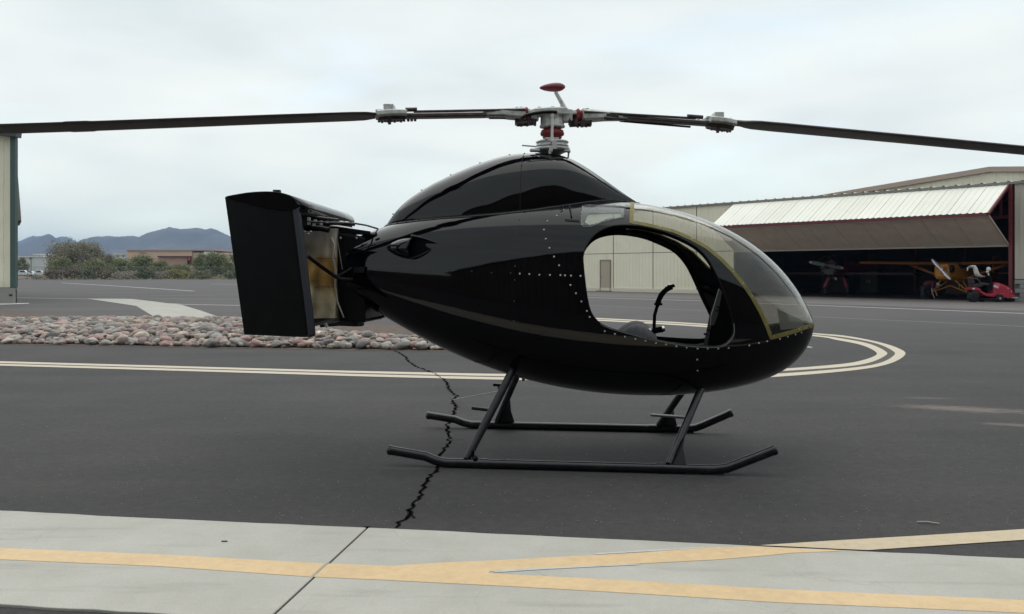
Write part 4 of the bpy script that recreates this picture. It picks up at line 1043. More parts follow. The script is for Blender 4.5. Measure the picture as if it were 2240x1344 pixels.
for x, y, h in ((676, 484, 16), (690, 483, 5), (703, 488, 10), (687, 492, 6), (716, 486, 5)):
    b.tube(H([hp(x, y-h/2, -.42), hp(x, y+h/2, -.42)]), .012, 8)
for x, y in ((743, 489), (754, 490), (811, 512)): b.tube(H([hp(x, y-2, -.28), hp(x+9, y-1, -.28)]), .013, 8)
b.obj('linkage_bolts', alu, heli, kind='stuff')
def rod(pix, v, r, m, name='control_rod'):
    vv = v if isinstance(v, (list, tuple)) else [v]*len(pix)
    b = B(); b.tube(H([hp(x, y, a) for (x, y), a in zip(pix, vv)]), r, 8); b.obj(name, m, heli)
rod([(672, 560), (700, 582), (733, 605), (745, 611), (771, 612)], [-.6, -.5, -.38, -.36, -.3], .015, black_satin)
rod([(735, 606), (752, 598), (776, 583)], [-.37, -.33, -.28], .010, black_satin)
rod([(672, 485), (735, 488), (775, 489), (800, 493), (827, 501)], [-.45, -.4, -.3, -.2, -.1], .007, steel_dark)
rod([(667, 500), (700, 500), (720, 504)], -.40, .022, black_satin)
rod([(692, 492), (733, 487), (776, 492)], -.35, .012, black_dull)
rod([(700, 714), (760, 709), (843, 692)], [-.3, -.25, -.1], .010, black_satin)
rod([(712, 708), (716, 716)], -.35, .014, alu)
rod([(690, 478), (740, 484)], [-.3, -.3], .02, black_satin)
# tail mouth: dark plate and fin closing the fuselage rear
b = B(); s0_ = TT+.012; r1 = [hw(p) for p in section(s0_, .02)]; r2 = [hw(p) for p in section(s0_+.015, .02)]; b.loft([r1, r2], True, False); b.obj('tail_bulkhead', black_satin, heli)
b = B(); pr = [(775, 585), (800, 584), (798, 597), (775, 597)]; b.prism([hw(surf(x, y, -1, .012)) for x, y in pr], -W_*.01); b.obj('hinge_plate', black_satin, heli)
# ---- rotor (child parts of the helicopter, placed in the vertical plane of the blades)
HB = hw((hp(1207, 250)[0], 0, 0)); RD = Vector((.979, .2035, 0)).normalized(); RP = Vector((-RD.y, RD.x, 0))
def rp(px, py, off=0.0):
    a = (px-1120)/FO; b_ = (HZ-py)/FO; r = Vector((a, 1, 0)); k = (HB.dot(RP)+off)/r.dot(RP); q = r*k; return Vector((q.x, q.y, CH+k*b_))
def R_(r, z, off=0.0): return Vector((HB.x, HB.y, 0))+RD*r+RP*off+Vector((0, 0, z))
FOIL = [(-.5, 0), (-.47, .35), (-.38, .62), (-.2, .85), (0, .8), (.25, .5), (.5, .06), (.5, -.06), (.2, -.16), (-.1, -.22), (-.35, -.25), (-.46, -.2)]
def blade(pix, ends, chord, name, m, flip=1, pitch=.03):
    """pix: centre line pixels; extended beyond with ends=(px,py)"""
    b = B(); rr = []
    for (x, y), c, th in zip(pix, chord[0], chord[1]):
        o = rp(x, y); ring = [o+RP*(u*c*flip)+Vector((0, 0, w_*th+u*c*pitch)) for u, w_ in FOIL]; rr.append(ring)
    b.loft(rr, True, True); return b.obj(name, m, heli)
def lerpn(xs, X, Y): return [float(np.interp(x, X, Y)) for x in xs]
lx = [822, 812, 800, 770, 700, 600, 500, 400, 300, 205, 198, 152, 146, 0, -200, -420, -460]
ly = lerpn(lx, [-460, -200, 0, 200, 400, 600, 800, 822], [301, 291, 282.5, 276, 268.5, 261, 254.2, 253.5])
lc = [.12, .15, .19, .20, .205, .205, .205, .21, .21, .21, .235, .235, .21, .21, .21, .21, .16]
blade(list(zip(lx, ly)), None, (lc, [.032, .034, .036]+[.040]*14), 'rotor_blade', blade_mat, -1, .14)
rx = [1600, 1625, 1640, 1655, 1700, 1800, 1900, 2000, 2120, 2240, 2400, 2600, 2640]
ry = lerpn(rx, [1600, 1640, 1800, 2000, 2240, 2640], [270.5, 274, 289, 307.5, 330.5, 369])
rc = [.10, .11, .17, .20] + [.215]*8 + [.16]
blade(list(zip(rx, ry)), None, (rc, [.032]*13), 'rotor_blade', blade_mat, 1, -.13)
# inner arms
def arm(sg, x_in, x_out, yin, yout):
    b = B(); rr = []
    for f in np.linspace(0, 1, 6):
        o = rp(x_in+(x_out-x_in)*f, yin+(yout-yin)*f); h = .036; w = .13
        rr.append([o+RP*a*w/2+Vector((0, 0, c*h/2)) for a, c in ((-1, -.5), (-.7, -1), (.7, -1), (1, -.5), (1, .4), (.7, 1), (-.7, 1), (-1, .4))])
    b.loft(rr, True, False); return b.obj('blade_arm', mat('arm_brown', (.10, .075, .075), .4, metal=.2, var=.2, dirt=(.2, .19, .18), dscale=12), heli)
arm(-1, 1062, 880, 252, 254.5); arm(1, 1350, 1552, 256.5, 271)
b = B(); b.tube([rp(905, 244.5, -.07), rp(1150, 240, -.07)], .010, 8); b.obj('control_rod', steel_dark, heli)
b = B(); b.tube([rp(1278, 245, -.07), rp(1518, 259, -.07)], .010, 8); b.obj('control_rod', steel_dark, heli)
b = B(); b.tube([rp(1356, 265, .06), rp(1510, 278, .06)], .009, 8); b.obj('control_rod', steel_dark, heli)
b = B(); b.tube([rp(905, 249.5, .06), rp(1150, 248, .06)], .009, 8); b.obj('control_rod', alu, heli)
# grips next to the hub
def grip(xs, ys, hs, ws):
    b = B(); rr = []
    for x, y, h, w in zip(xs, ys, hs, ws):
        o = rp(x, y); h = h/FO*o.y
        rr.append([o+RP*a*w/2+Vector((0, 0, c*h/2)) for a, c in ((-1, -.6), (-.75, -1), (.75, -1), (1, -.6), (1, .6), (.75, 1), (-.75, 1), (-1, .6))])
    b.loft(rr, True, False); return b.obj('blade_grip', alu_white, heli, bevel=.003)
grip([1146, 1120, 1095, 1055], [250, 249.5, 249, 249.5], [27, 22, 17, 14], [.13, .15, .16, .12])
grip([1272, 1300, 1325, 1368], [253.5, 254, 254.5, 256.5], [27, 23, 18, 14], [.13, .15, .16, .12])
b = B()
for x, y in ((1140, 236.5), (1131, 237), (1285, 239.5), (1278, 240)): b.tube([rp(x, y+3, 0), rp(x, y-2, 0)], .014, 8)
b.tube([rp(1070, 258, -.08), rp(1105, 258, -.08)], .012, 6); b.tube([rp(1322, 258, -.085), rp(1372, 261, -.085)], .013, 6)
b.box(rp(1340, 256, -.085), (.10, .01, .05)); b.obj('grip_clamps', steel_dark, heli, kind='stuff')
# hub
zc = lambda y: rp(1208, y).z
hx = rp(1208, 250)
def hub_lathe(name, prof_, m, cx=1208, n=28, parent=heli):
    b = B(); c = rp(cx, 250); b.lathe((c.x, c.y, 0), [(r*c.y/FO, zc(y)) for r, y in prof_], n=n); return b.obj(name, m, parent)
hub = hub_lathe('rotor_hub', [(20, 281), (27.5, 279.5), (28, 276), (26, 275), (25.5, 252), (30, 250)], alu_white)
b = B(); rr = []
for x, y0, y1, w in ((1153, 243, 250, .10), (1165, 239, 252, .16), (1195, 237, 254, .20), (1222, 237, 254, .20), (1245, 241, 254, .17), (1258, 246, 252, .10)):
    o = rp(x, (y0+y1)/2); h = (y1-y0)/FO*o.y/2
    rr.append([o+RP*a*w/2+Vector((0, 0, c*h)) for a, c in ((-1, -1), (1, -1), (1, .6), (.6, 1), (-.6, 1), (-1, .6))])
b.loft(rr, True, False); b.box(rp(1241, 259, -.02), (.075, .12, .06)); b.box(rp(1170, 258, .02), (.06, .12, .04)); b.box(rp(1229, 243, -.09), (.09, .03, .05)); b.obj('hub_yoke', alu_white, heli, bevel=.006)
b = B()
for x, y in ((1180, 234.5), (1209, 233.5), (1222, 236)): b.tube([rp(x, y+4), rp(x, y)], .016, 8)
b.obj('hub_bolt', alu, hub)
hub_lathe('rubber_boot', [(16, 280), (20, 284), (24, 286), (25.5, 290), (26.5, 293), (25, 297), (20, 299), (21.5, 301.5), (19, 304), (14, 307)], red_rubber)
hub_lathe('swashplate', [(12, 308), (33, 309), (36, 311), (36, 313), (33, 315), (34, 317), (36, 319), (35.5, 322), (33, 323)], alu)
hub_lathe('swashplate', [(30, 323), (38, 324), (39, 328), (37, 331), (28, 334), (20, 338), (12, 346)], alu)
hub_lathe('mast', [(11, 350), (11, 304)], steel_dark)
b = B(); off = -.15
b.box(rp(1213, 317, off), (.035, .03, .07)); b.box(rp(1205, 326, off), (.028, .03, .045)); b.tube([rp(1192, 304, off*.7), rp(1222, 304, off*.7)], .012, 8); b.box(rp(1203, 333, off), (.02, .02, .03)); b.obj('scissor_link', alu_white, heli, bevel=.003)
b = B(); b.tube([rp(1208.5, 254, -.12), rp(1207.5, 302, -.13)], .011, 10); b.tube([rp(1208, 249, -.12), rp(1208, 257, -.12)], .016, 10); b.tube([rp(1207.5, 299, -.13), rp(1207.5, 310, -.13)], .013, 8); b.obj('pitch_link', mat('link_white', (.66, .66, .62), .4), heli)
b = B(); b.tube([rp(1142, 318.5, -.05), rp(1172, 321, -.08)], .006, 6); b.obj('swashplate_arm', alu, heli)
b = B(); b.tube([rp(1161, 329, -.1), rp(1180, 330, -.1)], .014, 8); b.tube([rp(1232, 330, -.1), rp(1243, 331, -.1)], .012, 8); b.ell(rp(1244, 331.5, -.1), (.016, .016, .016), 8, 6); b.ell(rp(1162, 329.5, -.1), (.014,)*3, 8, 6); b.tube([rp(1244, 333, -.1), rp(1243, 345, -.08)], .007, 6); b.obj('swashplate_arm', alu, heli)
b = B(); b.tube([rp(x, y, -.13) for x, y in ((1140, 259), (1150, 253), (1165, 249), (1185, 246), (1205, 245), (1218, 246))], .014, 8); b.obj('hose', black_satin, heli)
# red dampers and the bolt clusters hanging under each side
for sg, cx, y0 in ((-1, 1151, 0), (1, 1264, 3)):
    b = B()
    for x, r in ((cx-4, .02), (cx, .05), (cx+4, .02)):
        b.lathe(rp(x, 248+y0), [(r*.8, -.012), (r, 0), (r*.8, .012)], RD, 16)
    b.lathe(rp(cx, 248+y0), [(.03, -.06), (.035, -.02), (.035, .02), (.03, .06)], RD, 12); b.ell(rp(cx, 255+y0), (.035, .05, .045), 12, 8); b.obj('damper', red_rubber, heli)
    b = B(); rnd = random.Random(3+sg)
    b.box(rp(1136 if sg < 0 else 1284, 266+y0), (.07, .10, .05)); b.tube([rp(1130 if sg < 0 else 1246, 272+y0*.5, -.04), rp(1172 if sg < 0 else 1290, 269+y0*.5, -.04)], .02, 8)
    for k in range(9):
        x = (1136+k*4.3) if sg < 0 else (1246+k*4.5); y = 268+y0*.5+rnd.uniform(-2, 3); o = rnd.uniform(-.09, .06)
        b.tube([rp(x, y-8, o), rp(x, y+rnd.uniform(4, 9), o)], rnd.uniform(.009, .016), 7)
    b.box(rp(1158 if sg < 0 else 1262, 262+y0, .02), (.12, .08, .025)); b.obj('bolt_cluster', mat('bolt_red', (.05, .034, .034), .45, metal=.4, var=.6, vscale=20), heli, kind='stuff')
# mid-blade hinge blocks
def block(cx, cy, sg, x0, x1, r0, r1, drop):
    sl = (6.5/45 if sg > 0 else -2.5/80)*1.0
    def q(x, y, o=0): return rp(x, y, o)
    b = B(); rr = []
    for f in np.linspace(0, 1, 5):
        x = x0+(x1-x0)*f; y = cy+sl*(x-cx); o = q(x, y+8); w = .26*(.75+.25*math.sin(PI*f)); h = 14/FO*o.y/2
        rr.append([o+RP*a*w/2+Vector((0, 0, c*h)) for a, c in ((-1, -.5), (-.8, -1), (.8, -1), (1, -.5), (1, .7), (.8, 1), (-.8, 1), (-1, .7))])
    b.loft(rr, True, False)
    b.box(q(cx, cy-2, -.02), (.075, .13, .075)); b.box(q(cx-14, cy+1+sl*-14, .0), (.10, .12, .018)) ; b.box(q(cx+14, cy+1+sl*14, .0), (.10, .12, .018))
    b.tube([q(cx, cy-9), q(cx, cy-14)], .012, 8)
    o = b.obj('hinge_block', alu_white, heli, bevel=.004)
    b = B()
    rr = []
    for f in np.linspace(0, 1, 5):
        x = x0+4+(x1-x0-6)*f; y = cy+sl*(x-cx); oo = q(x, y+19+drop); w = .22*(.6+.4*math.sin(PI*f)); h = 8/FO*oo.y/2
        rr.append([oo+RP*a*w/2+Vector((0, 0, c*h)) for a, c in ((-.7, -1), (.7, -1), (1, .8), (-1, .8))])
    b.loft(rr, True, False)
    n = 9
    for k in range(n):
        x = x0+6+(x1-x0-10)*k/(n-1); y = cy+sl*(x-cx)+22+drop; b.tube([q(x, y, -.06), q(x, y+4+1.5*(k % 2), -.06)], .010, 7)
    b.tube([q(cx, cy+22+drop, 0), q(cx, cy+31+drop, 0)], .013, 7)
    for k, x in enumerate((r0, (r0+r1)/2, r1)):
        y = cy+sl*(x-cx)+(18 if sg < 0 else 16); b.tube([q(x, y-8, .06), q(x, y+6, .06)], [.016, .010], 7)
    b.tube([q(r0-4, cy+sl*(r0-cx)+13, .06), q(r1+4, cy+sl*(r1-cx)+13, .06)], .016, 7)
    b.tube([q(r0-6, cy+sl*(r0-cx)-2 if sg < 0 else cy+sl*(r0-cx)+3, -.07), q(r1+10 if sg > 0 else r1+4, cy+sl*(r1-cx)+(-2 if sg < 0 else 3), -.07)], .017, 7)
    b.obj('block_studs', mat('stud_red', (.08, .06, .06), .4, metal=.4, var=.5, vscale=20), o, kind='stuff')
block(852, 243.5, -1, 823, 888, 893, 908, -2); block(1570, 260, 1, 1545, 1601, 1510, 1527, 0)
# mast-top pod
b = B(); o1 = rp(1215, 201); o2 = rp(1229, 226); o3 = rp(1239, 248); b.tube([o1, o2, o3], [.014, .018, .026], 10, flat=(1, 1)); b.obj('pod_strut', alu_white, heli)
b = B()
rr = []
for f, r in ((0, .0), (.06, .012), (.2, .024), (.4, .033), (.6, .037), (.78, .034), (.9, .024), (.97, .012), (1, .0)):
    o = rp(1179.5, 192.5).lerp(rp(1237, 190.5), f); rr.append([o+RP*math.cos(2*PI*k/16)*max(r, 1e-4)+Vector((0, 0, math.sin(2*PI*k/16)*max(r, 1e-4))) for k in range(16)])
b.loft(rr, True, True); b.obj('teardrop_pod', red_paint, heli)
# ------------------------------------------------------------------ hangar with the raised folding door
def ribbed(b, P0, A, Up, width, height, rib=.3, dep=.03, out=Vector((0, 0, 1)), topf=None):
    """trapezoid-ribbed sheet from P0 along A, rising along Up; topf(x) gives height"""
    n = max(1, round(width/rib)); xs = []
    for i in range(n):
        x = i*width/n; w = width/n; xs += [(x, 0), (x+w*.70, 0), (x+w*.78, dep), (x+w*.92, dep)]
    xs.append((width, 0)); vs = []
    for x, d in xs: vs.append(P0+A*x+out*d)
    for x, d in xs: vs.append(P0+A*x+out*d+Up*(topf(x) if topf else height))
    m = len(xs); b.add(vs, [(i, i+1, m+i+1, m+i) for i in range(m-1)])
ZU = Vector((0, 0, 1))
def sA(px): # distance along the front whose pixel column is px
    a = (px-1120)/FO; return (a*F0.y-F0.x)/(FD.x-a*FD.y)
SL, SR = sA(1606), sA(2207)
hz0, hz1 = 2.62, 5.42
hang = thing('hangar', fac((SL+SR)/2), 'cream ribbed metal aircraft hangar with its folding door raised, dark inside', 'hangar')
# side wall panels left of the door, 2.4 m each, joint at px 1342
sj = sA(1342)
s0 = sj-2*3.9
edges_ = [s0, sj-3.9, sj, sj+3.6, sj+7.2, SL]
zj = 2.62
for i in range(len(edges_)-1):
    a, c = edges_[i], edges_[i+1]
    if c-a < .3: continue
    for z0, z1_ in ((0.0, zj-.02), (zj+.02, hz1)):
        b = B(); ribbed(b, fac(a+.03, .0, z0), FD, ZU, c-a-.06, z1_-z0, .3, .022, FN)
        b.obj('wall_panel', cream_siding, hang)
b = B(); b.box(fac((s0+SL)/2, -.06, hz1/2), (SL-s0, .08, hz1), Matrix.Rotation(math.atan2(FD.y, FD.x), 3, 'Z')); b.obj('wall_core', mat('seam_dark', (.16, .14, .11), .8), hang)
b = B(); b.box(fac((s0+SR)/2+.6, -.0, hz1+.06), (SR-s0+1.4, .24, .12), Matrix.Rotation(math.atan2(FD.y, FD.x), 3, 'Z')); b.obj('eave_trim', mat('eave_grey', (.20, .19, .17), .6), hang)
b = B(); b.box(fac((s0+SL)/2, .03, .14), (SL-s0, .06, .24), Matrix.Rotation(math.atan2(FD.y, FD.x), 3, 'Z')); b.obj('base_trim', mat('base_cream', (.62, .57, .47), .6), hang)
RZ = Matrix.Rotation(math.atan2(FD.y, FD.x), 3, 'Z')
b = B(); sd_ = sA(1325); b.box(fac(sd_, .03, 1.06), (.88, .04, 2.08), RZ); dr = b.obj('side_door', mat('door_tan', (.40, .34, .26), .55), hang)
b = B(); b.box(fac(sd_-.48, .05, 1.08), (.06, .06, 2.16), RZ); b.box(fac(sd_+.48, .05, 1.08), (.06, .06, 2.16), RZ); b.box(fac(sd_, .05, 2.17), (1.02, .06, .07), RZ); b.box(fac(sd_-.05, .1, .05), (1.3, .25, .06), RZ); b.obj('door_frame', mat('door_frame_tan', (.25, .22, .18), .6), dr)
b = B(); b.box(fac(sd_-.36, .07, 1.0), (.05, .05, .05), RZ); b.obj('handle', steel_dark, dr)
# folding door: upper leaf out and down, lower leaf back and down
pr_ = 2.25; zf_ = 4.02
def leaf(sa, sb, near, far, m, name, w=.9, flip=1, rib=.3, dep=.017):
    n = round((sb-sa)/w)
    for i in range(n):
        a = sa+(sb-sa)*i/n; c = sa+(sb-sa)*(i+1)/n
        P0 = fac(a+.006, *near); T_ = fac(a+.006, *far)-P0; L_ = T_.length; T_.normalize(); nn_ = FD.cross(T_).normalized()*flip
        b = B(); ribbed(b, P0, FD, T_, c-a-.012, L_, rib, dep, nn_)
        mm = m[(i*7 % 5) in (1, 3)] if isinstance(m, tuple) else m
        b.obj(name, mm, hang)
leaf(SL, SR, (pr_, zf_), (.06, hz1), (cream_light, mat('cream_panel', (.76, .74, .64), .45, var=.05, vscale=.5)), 'door_panel', flip=1)
leaf(SL+.05, SR-.05, (.05, hz0), (pr_-.05, zf_-.08), brown_lining, 'door_lining', w=1.5, flip=-1, rib=.5, dep=.015)
# translucent pale strips on the upper leaf
# frame members
def beam(b, p, q, w, h=None): 
    d = (q-p); L_ = d.length; X = d.normalized(); Z = ZU if abs(X.z) < .95 else FN; Y = Z.cross(X).normalized(); Z = X.cross(Y)
    R = Matrix((X, Y, Z)).transposed(); b.box((p+q)/2, (L_, w, h or w), R)
b = B(); beam(b, fac(SL, pr_+.02, zf_-.09), fac(SR, pr_+.02, zf_-.09), .10, .12)
beam(b, fac(SR+.03, .06, hz1-.05), fac(SR+.03, pr_, zf_-.05), .08, .12); beam(b, fac(SL-.03, .06, hz1-.08), fac(SL-.03, pr_, zf_-.08), .06, .08); b.obj('door_truss', red_steel, hang)
b = B(); beam(b, fac(SL, .0, hz0-.03), fac(SR, .0, hz0-.03), .08, .09); beam(b, fac(SR, .05, hz0), fac(SR, pr_-.05, zf_-.1), .06, .10); beam(b, fac(SL, pr_+.0, zf_-.17), fac(SR, pr_+.0, zf_-.17), .03, .03); b.obj('door_rail', mat('rail_pale', (.36, .31, .26), .5), hang)
b = B()
for k in range(int((SR-SL)/.3)): b.box(fac(SL+.15+k*.3, pr_+.03, zf_-.0), (.10, .05, .05), RZ)
b.obj('drip_edge', steel_dark, hang, kind='stuff')
# jamb, return wall and interior
b = B(); beam(b, fac(SR+.10, -.05, 0), fac(SR+.10, -.05, hz1), .16, .30); beam(b, fac(SR+.0, -.3, 3.95), fac(SR-2.6, -.8, 3.95), .12, .14); beam(b, fac(SR-1.2, -.4, 3.95), fac(SR-.4, -.4, 5.3), .1); beam(b, fac(SR-.5, -.4, 3.95), fac(SR-.5, -.4, 5.3), .12); b.obj('door_jamb', red_steel, hang)
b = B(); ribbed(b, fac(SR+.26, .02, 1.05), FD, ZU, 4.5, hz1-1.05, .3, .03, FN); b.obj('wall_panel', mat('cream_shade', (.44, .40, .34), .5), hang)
for r in range(5):
    for k in range(8):
        b = B(); b.box(fac(SR+.50+k*.42+(.21 if r % 2 else 0), .02, .10+r*.205), (.40, .16, .19), RZ); b.obj('block', block_grey, hang)
b = B(); b.box(fac(SR+2.5, -.1, .5), (4.6, .1, 1.0), RZ); b.obj('block_core', mat('mortar', (.16, .155, .15), .9), hang)
DEP = 14.0
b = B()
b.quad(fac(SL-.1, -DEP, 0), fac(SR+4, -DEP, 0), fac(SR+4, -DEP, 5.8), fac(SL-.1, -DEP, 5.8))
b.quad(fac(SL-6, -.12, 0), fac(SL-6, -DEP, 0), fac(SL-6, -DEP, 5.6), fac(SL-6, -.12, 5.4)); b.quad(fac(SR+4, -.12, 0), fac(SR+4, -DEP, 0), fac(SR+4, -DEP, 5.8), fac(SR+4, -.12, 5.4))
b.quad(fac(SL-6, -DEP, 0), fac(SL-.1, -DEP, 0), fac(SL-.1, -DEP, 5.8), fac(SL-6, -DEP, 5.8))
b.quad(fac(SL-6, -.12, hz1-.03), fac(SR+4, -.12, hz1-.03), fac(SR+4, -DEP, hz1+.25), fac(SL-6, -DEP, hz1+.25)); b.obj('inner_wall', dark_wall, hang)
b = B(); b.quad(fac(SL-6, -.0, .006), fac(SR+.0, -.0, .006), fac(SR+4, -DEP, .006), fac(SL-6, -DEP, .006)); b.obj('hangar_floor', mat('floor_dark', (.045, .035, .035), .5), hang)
b = B(); ribbed(b, fac(s0-.1, .1, hz1+.12), FD, (-FN*1.0+ZU*.02).normalized(), SR-s0+5, DEP+.2, .6, .04, ZU); b.obj('roof', cream_light, hang)
b = B(); b.quad(fac(s0, -.1, 0), fac(s0, -DEP, 0), fac(s0, -DEP, hz1+.2), fac(s0, -.1, hz1)); b.obj('end_wall', cream_siding, hang)
b = B()
for k in range(5): beam(b, fac(SL+1+k*4.6, -2.2, 5.0), fac(SL+1+k*4.6, -12, 5.1), .12, .25)
for k in range(6): beam(b, fac(SL+1+k*3.2, -DEP+.3, 0), fac(SL+1+k*3.2, -DEP+.3, 5.2), .14)
b.obj('steel_frame', red_steel, hang)
# shelves and boxes glimpsed deep inside
def clutter():
    rnd = random.Random(4)
    for k, (s, d, w, h, c, lab) in enumerate(((SL+1.2, -9, 1.6, 2.0, (.05, .03, .03), 'tall dark storage cabinet deep in the hangar behind the helicopter nose'), (SL+2.6, -11, 1.2, 1.5, (.06, .055, .05), 'grey storage cabinet with doors, deep in the hangar left of the radial engine plane'), (SR-6.5, -10, 1.8, 1.0, (.07, .015, .018), 'low red tool chest on the dark hangar floor, between the two planes'))):
        t = thing('storage_cabinet' if k < 2 else 'tool_chest', fac(s, d), lab, 'cabinet' if k < 2 else 'tool chest')
        m = mat('cab%d' % k, c, .5); b = B(); b.box(fac(s, d, h/2+.05), (w, .6, h), RZ); b.obj('body', m, t, bevel=.02)
        for q in (-1, 1):
            b = B(); b.box(fac(s+q*w/4, d+.31, h/2+.05), (w/2-.04, .03, h-.1), RZ); dd = b.obj('door' if k < 2 else 'drawer_front', m, t)
            b = B(); b.box(fac(s+q*.08, d+.34, h/2), (.03, .03, .2), RZ); b.obj('handle', alu, dd)
        b = B(); b.box(fac(s, d, .03), (w-.1, .5, .06), RZ); b.obj('plinth', black_dull, t)
clutter()
# ------------------------------------------------------------------ second hangar behind, gabled
HB0 = 26.0
def bk(px, py, d=HB0):
    a = (px-1120)/FO; # plane d metres behind the front
    P = F0-FN*d; s = (a*P.y-P.x)/(FD.x-a*FD.y); q = P+FD*s; return Vector((q.x, q.y, CH+(HZ-py)/FO*q.y))
gh = thing('gabled_hangar', bk(2165, 600)-Vector((0, 0, bk(2165, 600).z)), 'cream gabled hangar with tan roof trim rising behind the open hangar', 'hangar')
e0, pk, e1 = bk(1790, 433.5), bk(2168, 371), bk(2600, 371)
e1 = Vector((pk.x*2-e0.x, pk.y*2-e0.y, e0.z))
b = B(); W0 = (pk-e0); W0.z = 0; wl = W0.length; base0 = Vector((e0.x, e0.y, 0))
ribbed(b, base0, FD, ZU, wl, 1, .4, .03, FN, topf=lambda x: e0.z+(pk.z-e0.z)*min(1, x/wl)); b.obj('wall', cream_siding, gh)
b = B(); ribbed(b, Vector((pk.x, pk.y, 0)), FD, ZU, wl, 1, .4, .03, FN, topf=lambda x: pk.z-(pk.z-e0.z)*min(1, x/wl)); b.obj('wall', cream_siding, gh)
for p, q in ((e0, pk), (pk, e1)):
    b = B(); beam(b, p+FN*.15, q+FN*.15, .25, .38); b.obj('roof_trim', tan_trim, gh)
    b = B(); D_ = -FN*30; b.prism([p+ZU*.12, q+ZU*.12, q+ZU*.2, p+ZU*.2], D_); b.obj('roof', mat('roof_tan', (.40, .36, .30), .5), gh)
b = B(); b.box(e0+FN*.3+Vector((0, 0, -.02)), (.7, .7, .22), RZ); b.obj('gutter_end', tan_trim, gh)
# ------------------------------------------------------------------ left building corner
YB = 39.0
lb = thing('metal_building', (-30, YB+6, 0), 'cream ribbed metal building corner with dark green trim at the left edge', 'building')
cx_ = dp(37, 600, YB).x; zt_ = dp(20, 298, YB).z; zb_ = dp(20, 630, YB).z
LX = Vector((1, .10, 0)).normalized(); LN = Vector((.10, -1, 0)).normalized(); c0_ = Vector((cx_, YB, 0))
for k in range(4):
    b = B(); ribbed(b, c0_-LX*(.22+(k+1)*1.8)+ZU*(zb_+.02), LX, ZU, 1.79, 1, .3, .035, LN, topf=lambda x, k=k: zt_-zb_+.15*(1.8*(k+1)-x)*.55); b.obj('wall_panel', cream_siding, lb)
b = B(); b.box(c0_-LX*.10+ZU*((zt_+zb_)/2+.02)+LN*.05, (.22, .22, zt_-zb_)); b.obj('corner_trim', green_trim, lb)
b = B(); beam(b, c0_-LX*8+ZU*(zb_-.03)+LN*.06, c0_+ZU*(zb_-.03)+LN*.06, .10, .10); b.obj('sill_trim', green_trim, lb)
b = B(); beam(b, c0_-LX*8+ZU*(zt_+.95)+LN*.3, c0_+LX*.22+ZU*(zt_+.02)+LN*.3, .5, .26); b.obj('eave', mat('eave_dark', (.04, .05, .05), .5), lb)
rows = 3
for r in range(rows):
    for k in range(9):
        b = B(); b.box(c0_-LX*(.28+k*.42+(.2 if r % 2 else 0))+ZU*(.12+r*zb_/rows), (.405, .2, zb_/rows-.012)); b.obj('block', block_grey, lb)
b = B(); b.box(c0_-LX*4+ZU*(zb_/2)-LN*.2, (8, .2, zb_)); b.quad(c0_+ZU*0, c0_+Vector((-17, 22, 0)), c0_+Vector((-17, 22, zt_)), c0_+ZU*zt_); b.quad(c0_-LX*8+ZU*(zt_+.8), c0_+ZU*zt_, c0_+Vector((-17, 22, zt_)), c0_+Vector((-25, 22, zt_+.8))); b.obj('wall_core', mat('core_grey', (.25, .24, .22), .8), lb)
b = B(); p = dp(24, 646, YB-.3); b.box(p, (.12, .1, .06)); b.obj('hose_bib', black_dull, lb)
# sloping raised door edge seen past the corner
b = B(); P = [dp(38, 370, YB+6), dp(46.5, 478, YB+6), dp(46.5, 483, YB+6), dp(36, 483, YB+6)]; b.prism(P, Vector((-.58*4, 4, 0))); b.obj('raised_door', mat('cream_greyed', (.38, .36, .31), .6), lb)
b = B(); b.prism([dp(36, 483, YB+5.9), dp(47, 483, YB+5.9), dp(47, 485, YB+5.9), dp(36, 485, YB+5.9)], (-.58*4, 4, 0)); b.obj('door_edge', green_trim, lb)
sheet('building_footing', [gp(*p, .006) for p in ((-150, 665), (0, 663.8), (63, 663.2), (64, 664.6), (0, 667), (-150, 670))], 'paint_white')
# ------------------------------------------------------------------ unseen hangar behind the viewpoint, outline shaped for its dark reflection in the paint
rh = thing('rear_hangar', (0, -14, 0), 'long dark arched metal hangar standing behind the viewpoint, seen only as a reflection', 'hangar')
rm = mat('rear_metal', (.10, .085, .07), .7, var=.2, vscale=.5)
ARC = [(-14, 3.0), (-12.5, 4.2), (-9.5, 6.0), (-6, 8.0), (-3, 9.5), (-.5, 10.3), (1.5, 10.4), (4, 9.7), (7, 8.5), (10, 7.7), (14, 7.3), (50, 7.0)]
def arc(x): return float(np.interp(x, [p[0] for p in ARC], [p[1] for p in ARC]))
k = 0; x = -14.0
while x < 50:
    b = B(); w = 2.0 if x < 12 else 5.0; ribbed(b, Vector((x+.01, -7, 0)), Vector((1, 0, 0)), ZU, w-.02, 1, .5, .05, Vector((0, 1, 0)), topf=lambda q, x=x: arc(x+q)); b.obj('wall_panel', rm, rh); x += w
b = B(); rr = [[Vector((x, yy, arc(x)+dz)) for yy, dz in ((-6.7, .0), (-6.7, .18), (-21, .18), (-21, .0))] for x in [p[0] for p in ARC]]; b.loft(rr, True, False); b.obj('roof', mat('rear_roof', (.16, .15, .14), .5), rh)
b = B(); b.prism([Vector((x, -7.1, z)) for x, z in ARC]+[Vector((50, -7.1, 0)), Vector((-14, -7.1, 0))], (0, -13.5, 0)); b.obj('core', rm, rh)
b = B(); b.box((-32, -9, 1.3), (36, 4, 2.6)); b.obj('side_shed', rm, rh)
b = B(); b.box((2, -6.88, 2.4), (11, .1, 4.8)); b.obj('roller_door', mat('rear_door', (.05, .045, .04), .6), rh)
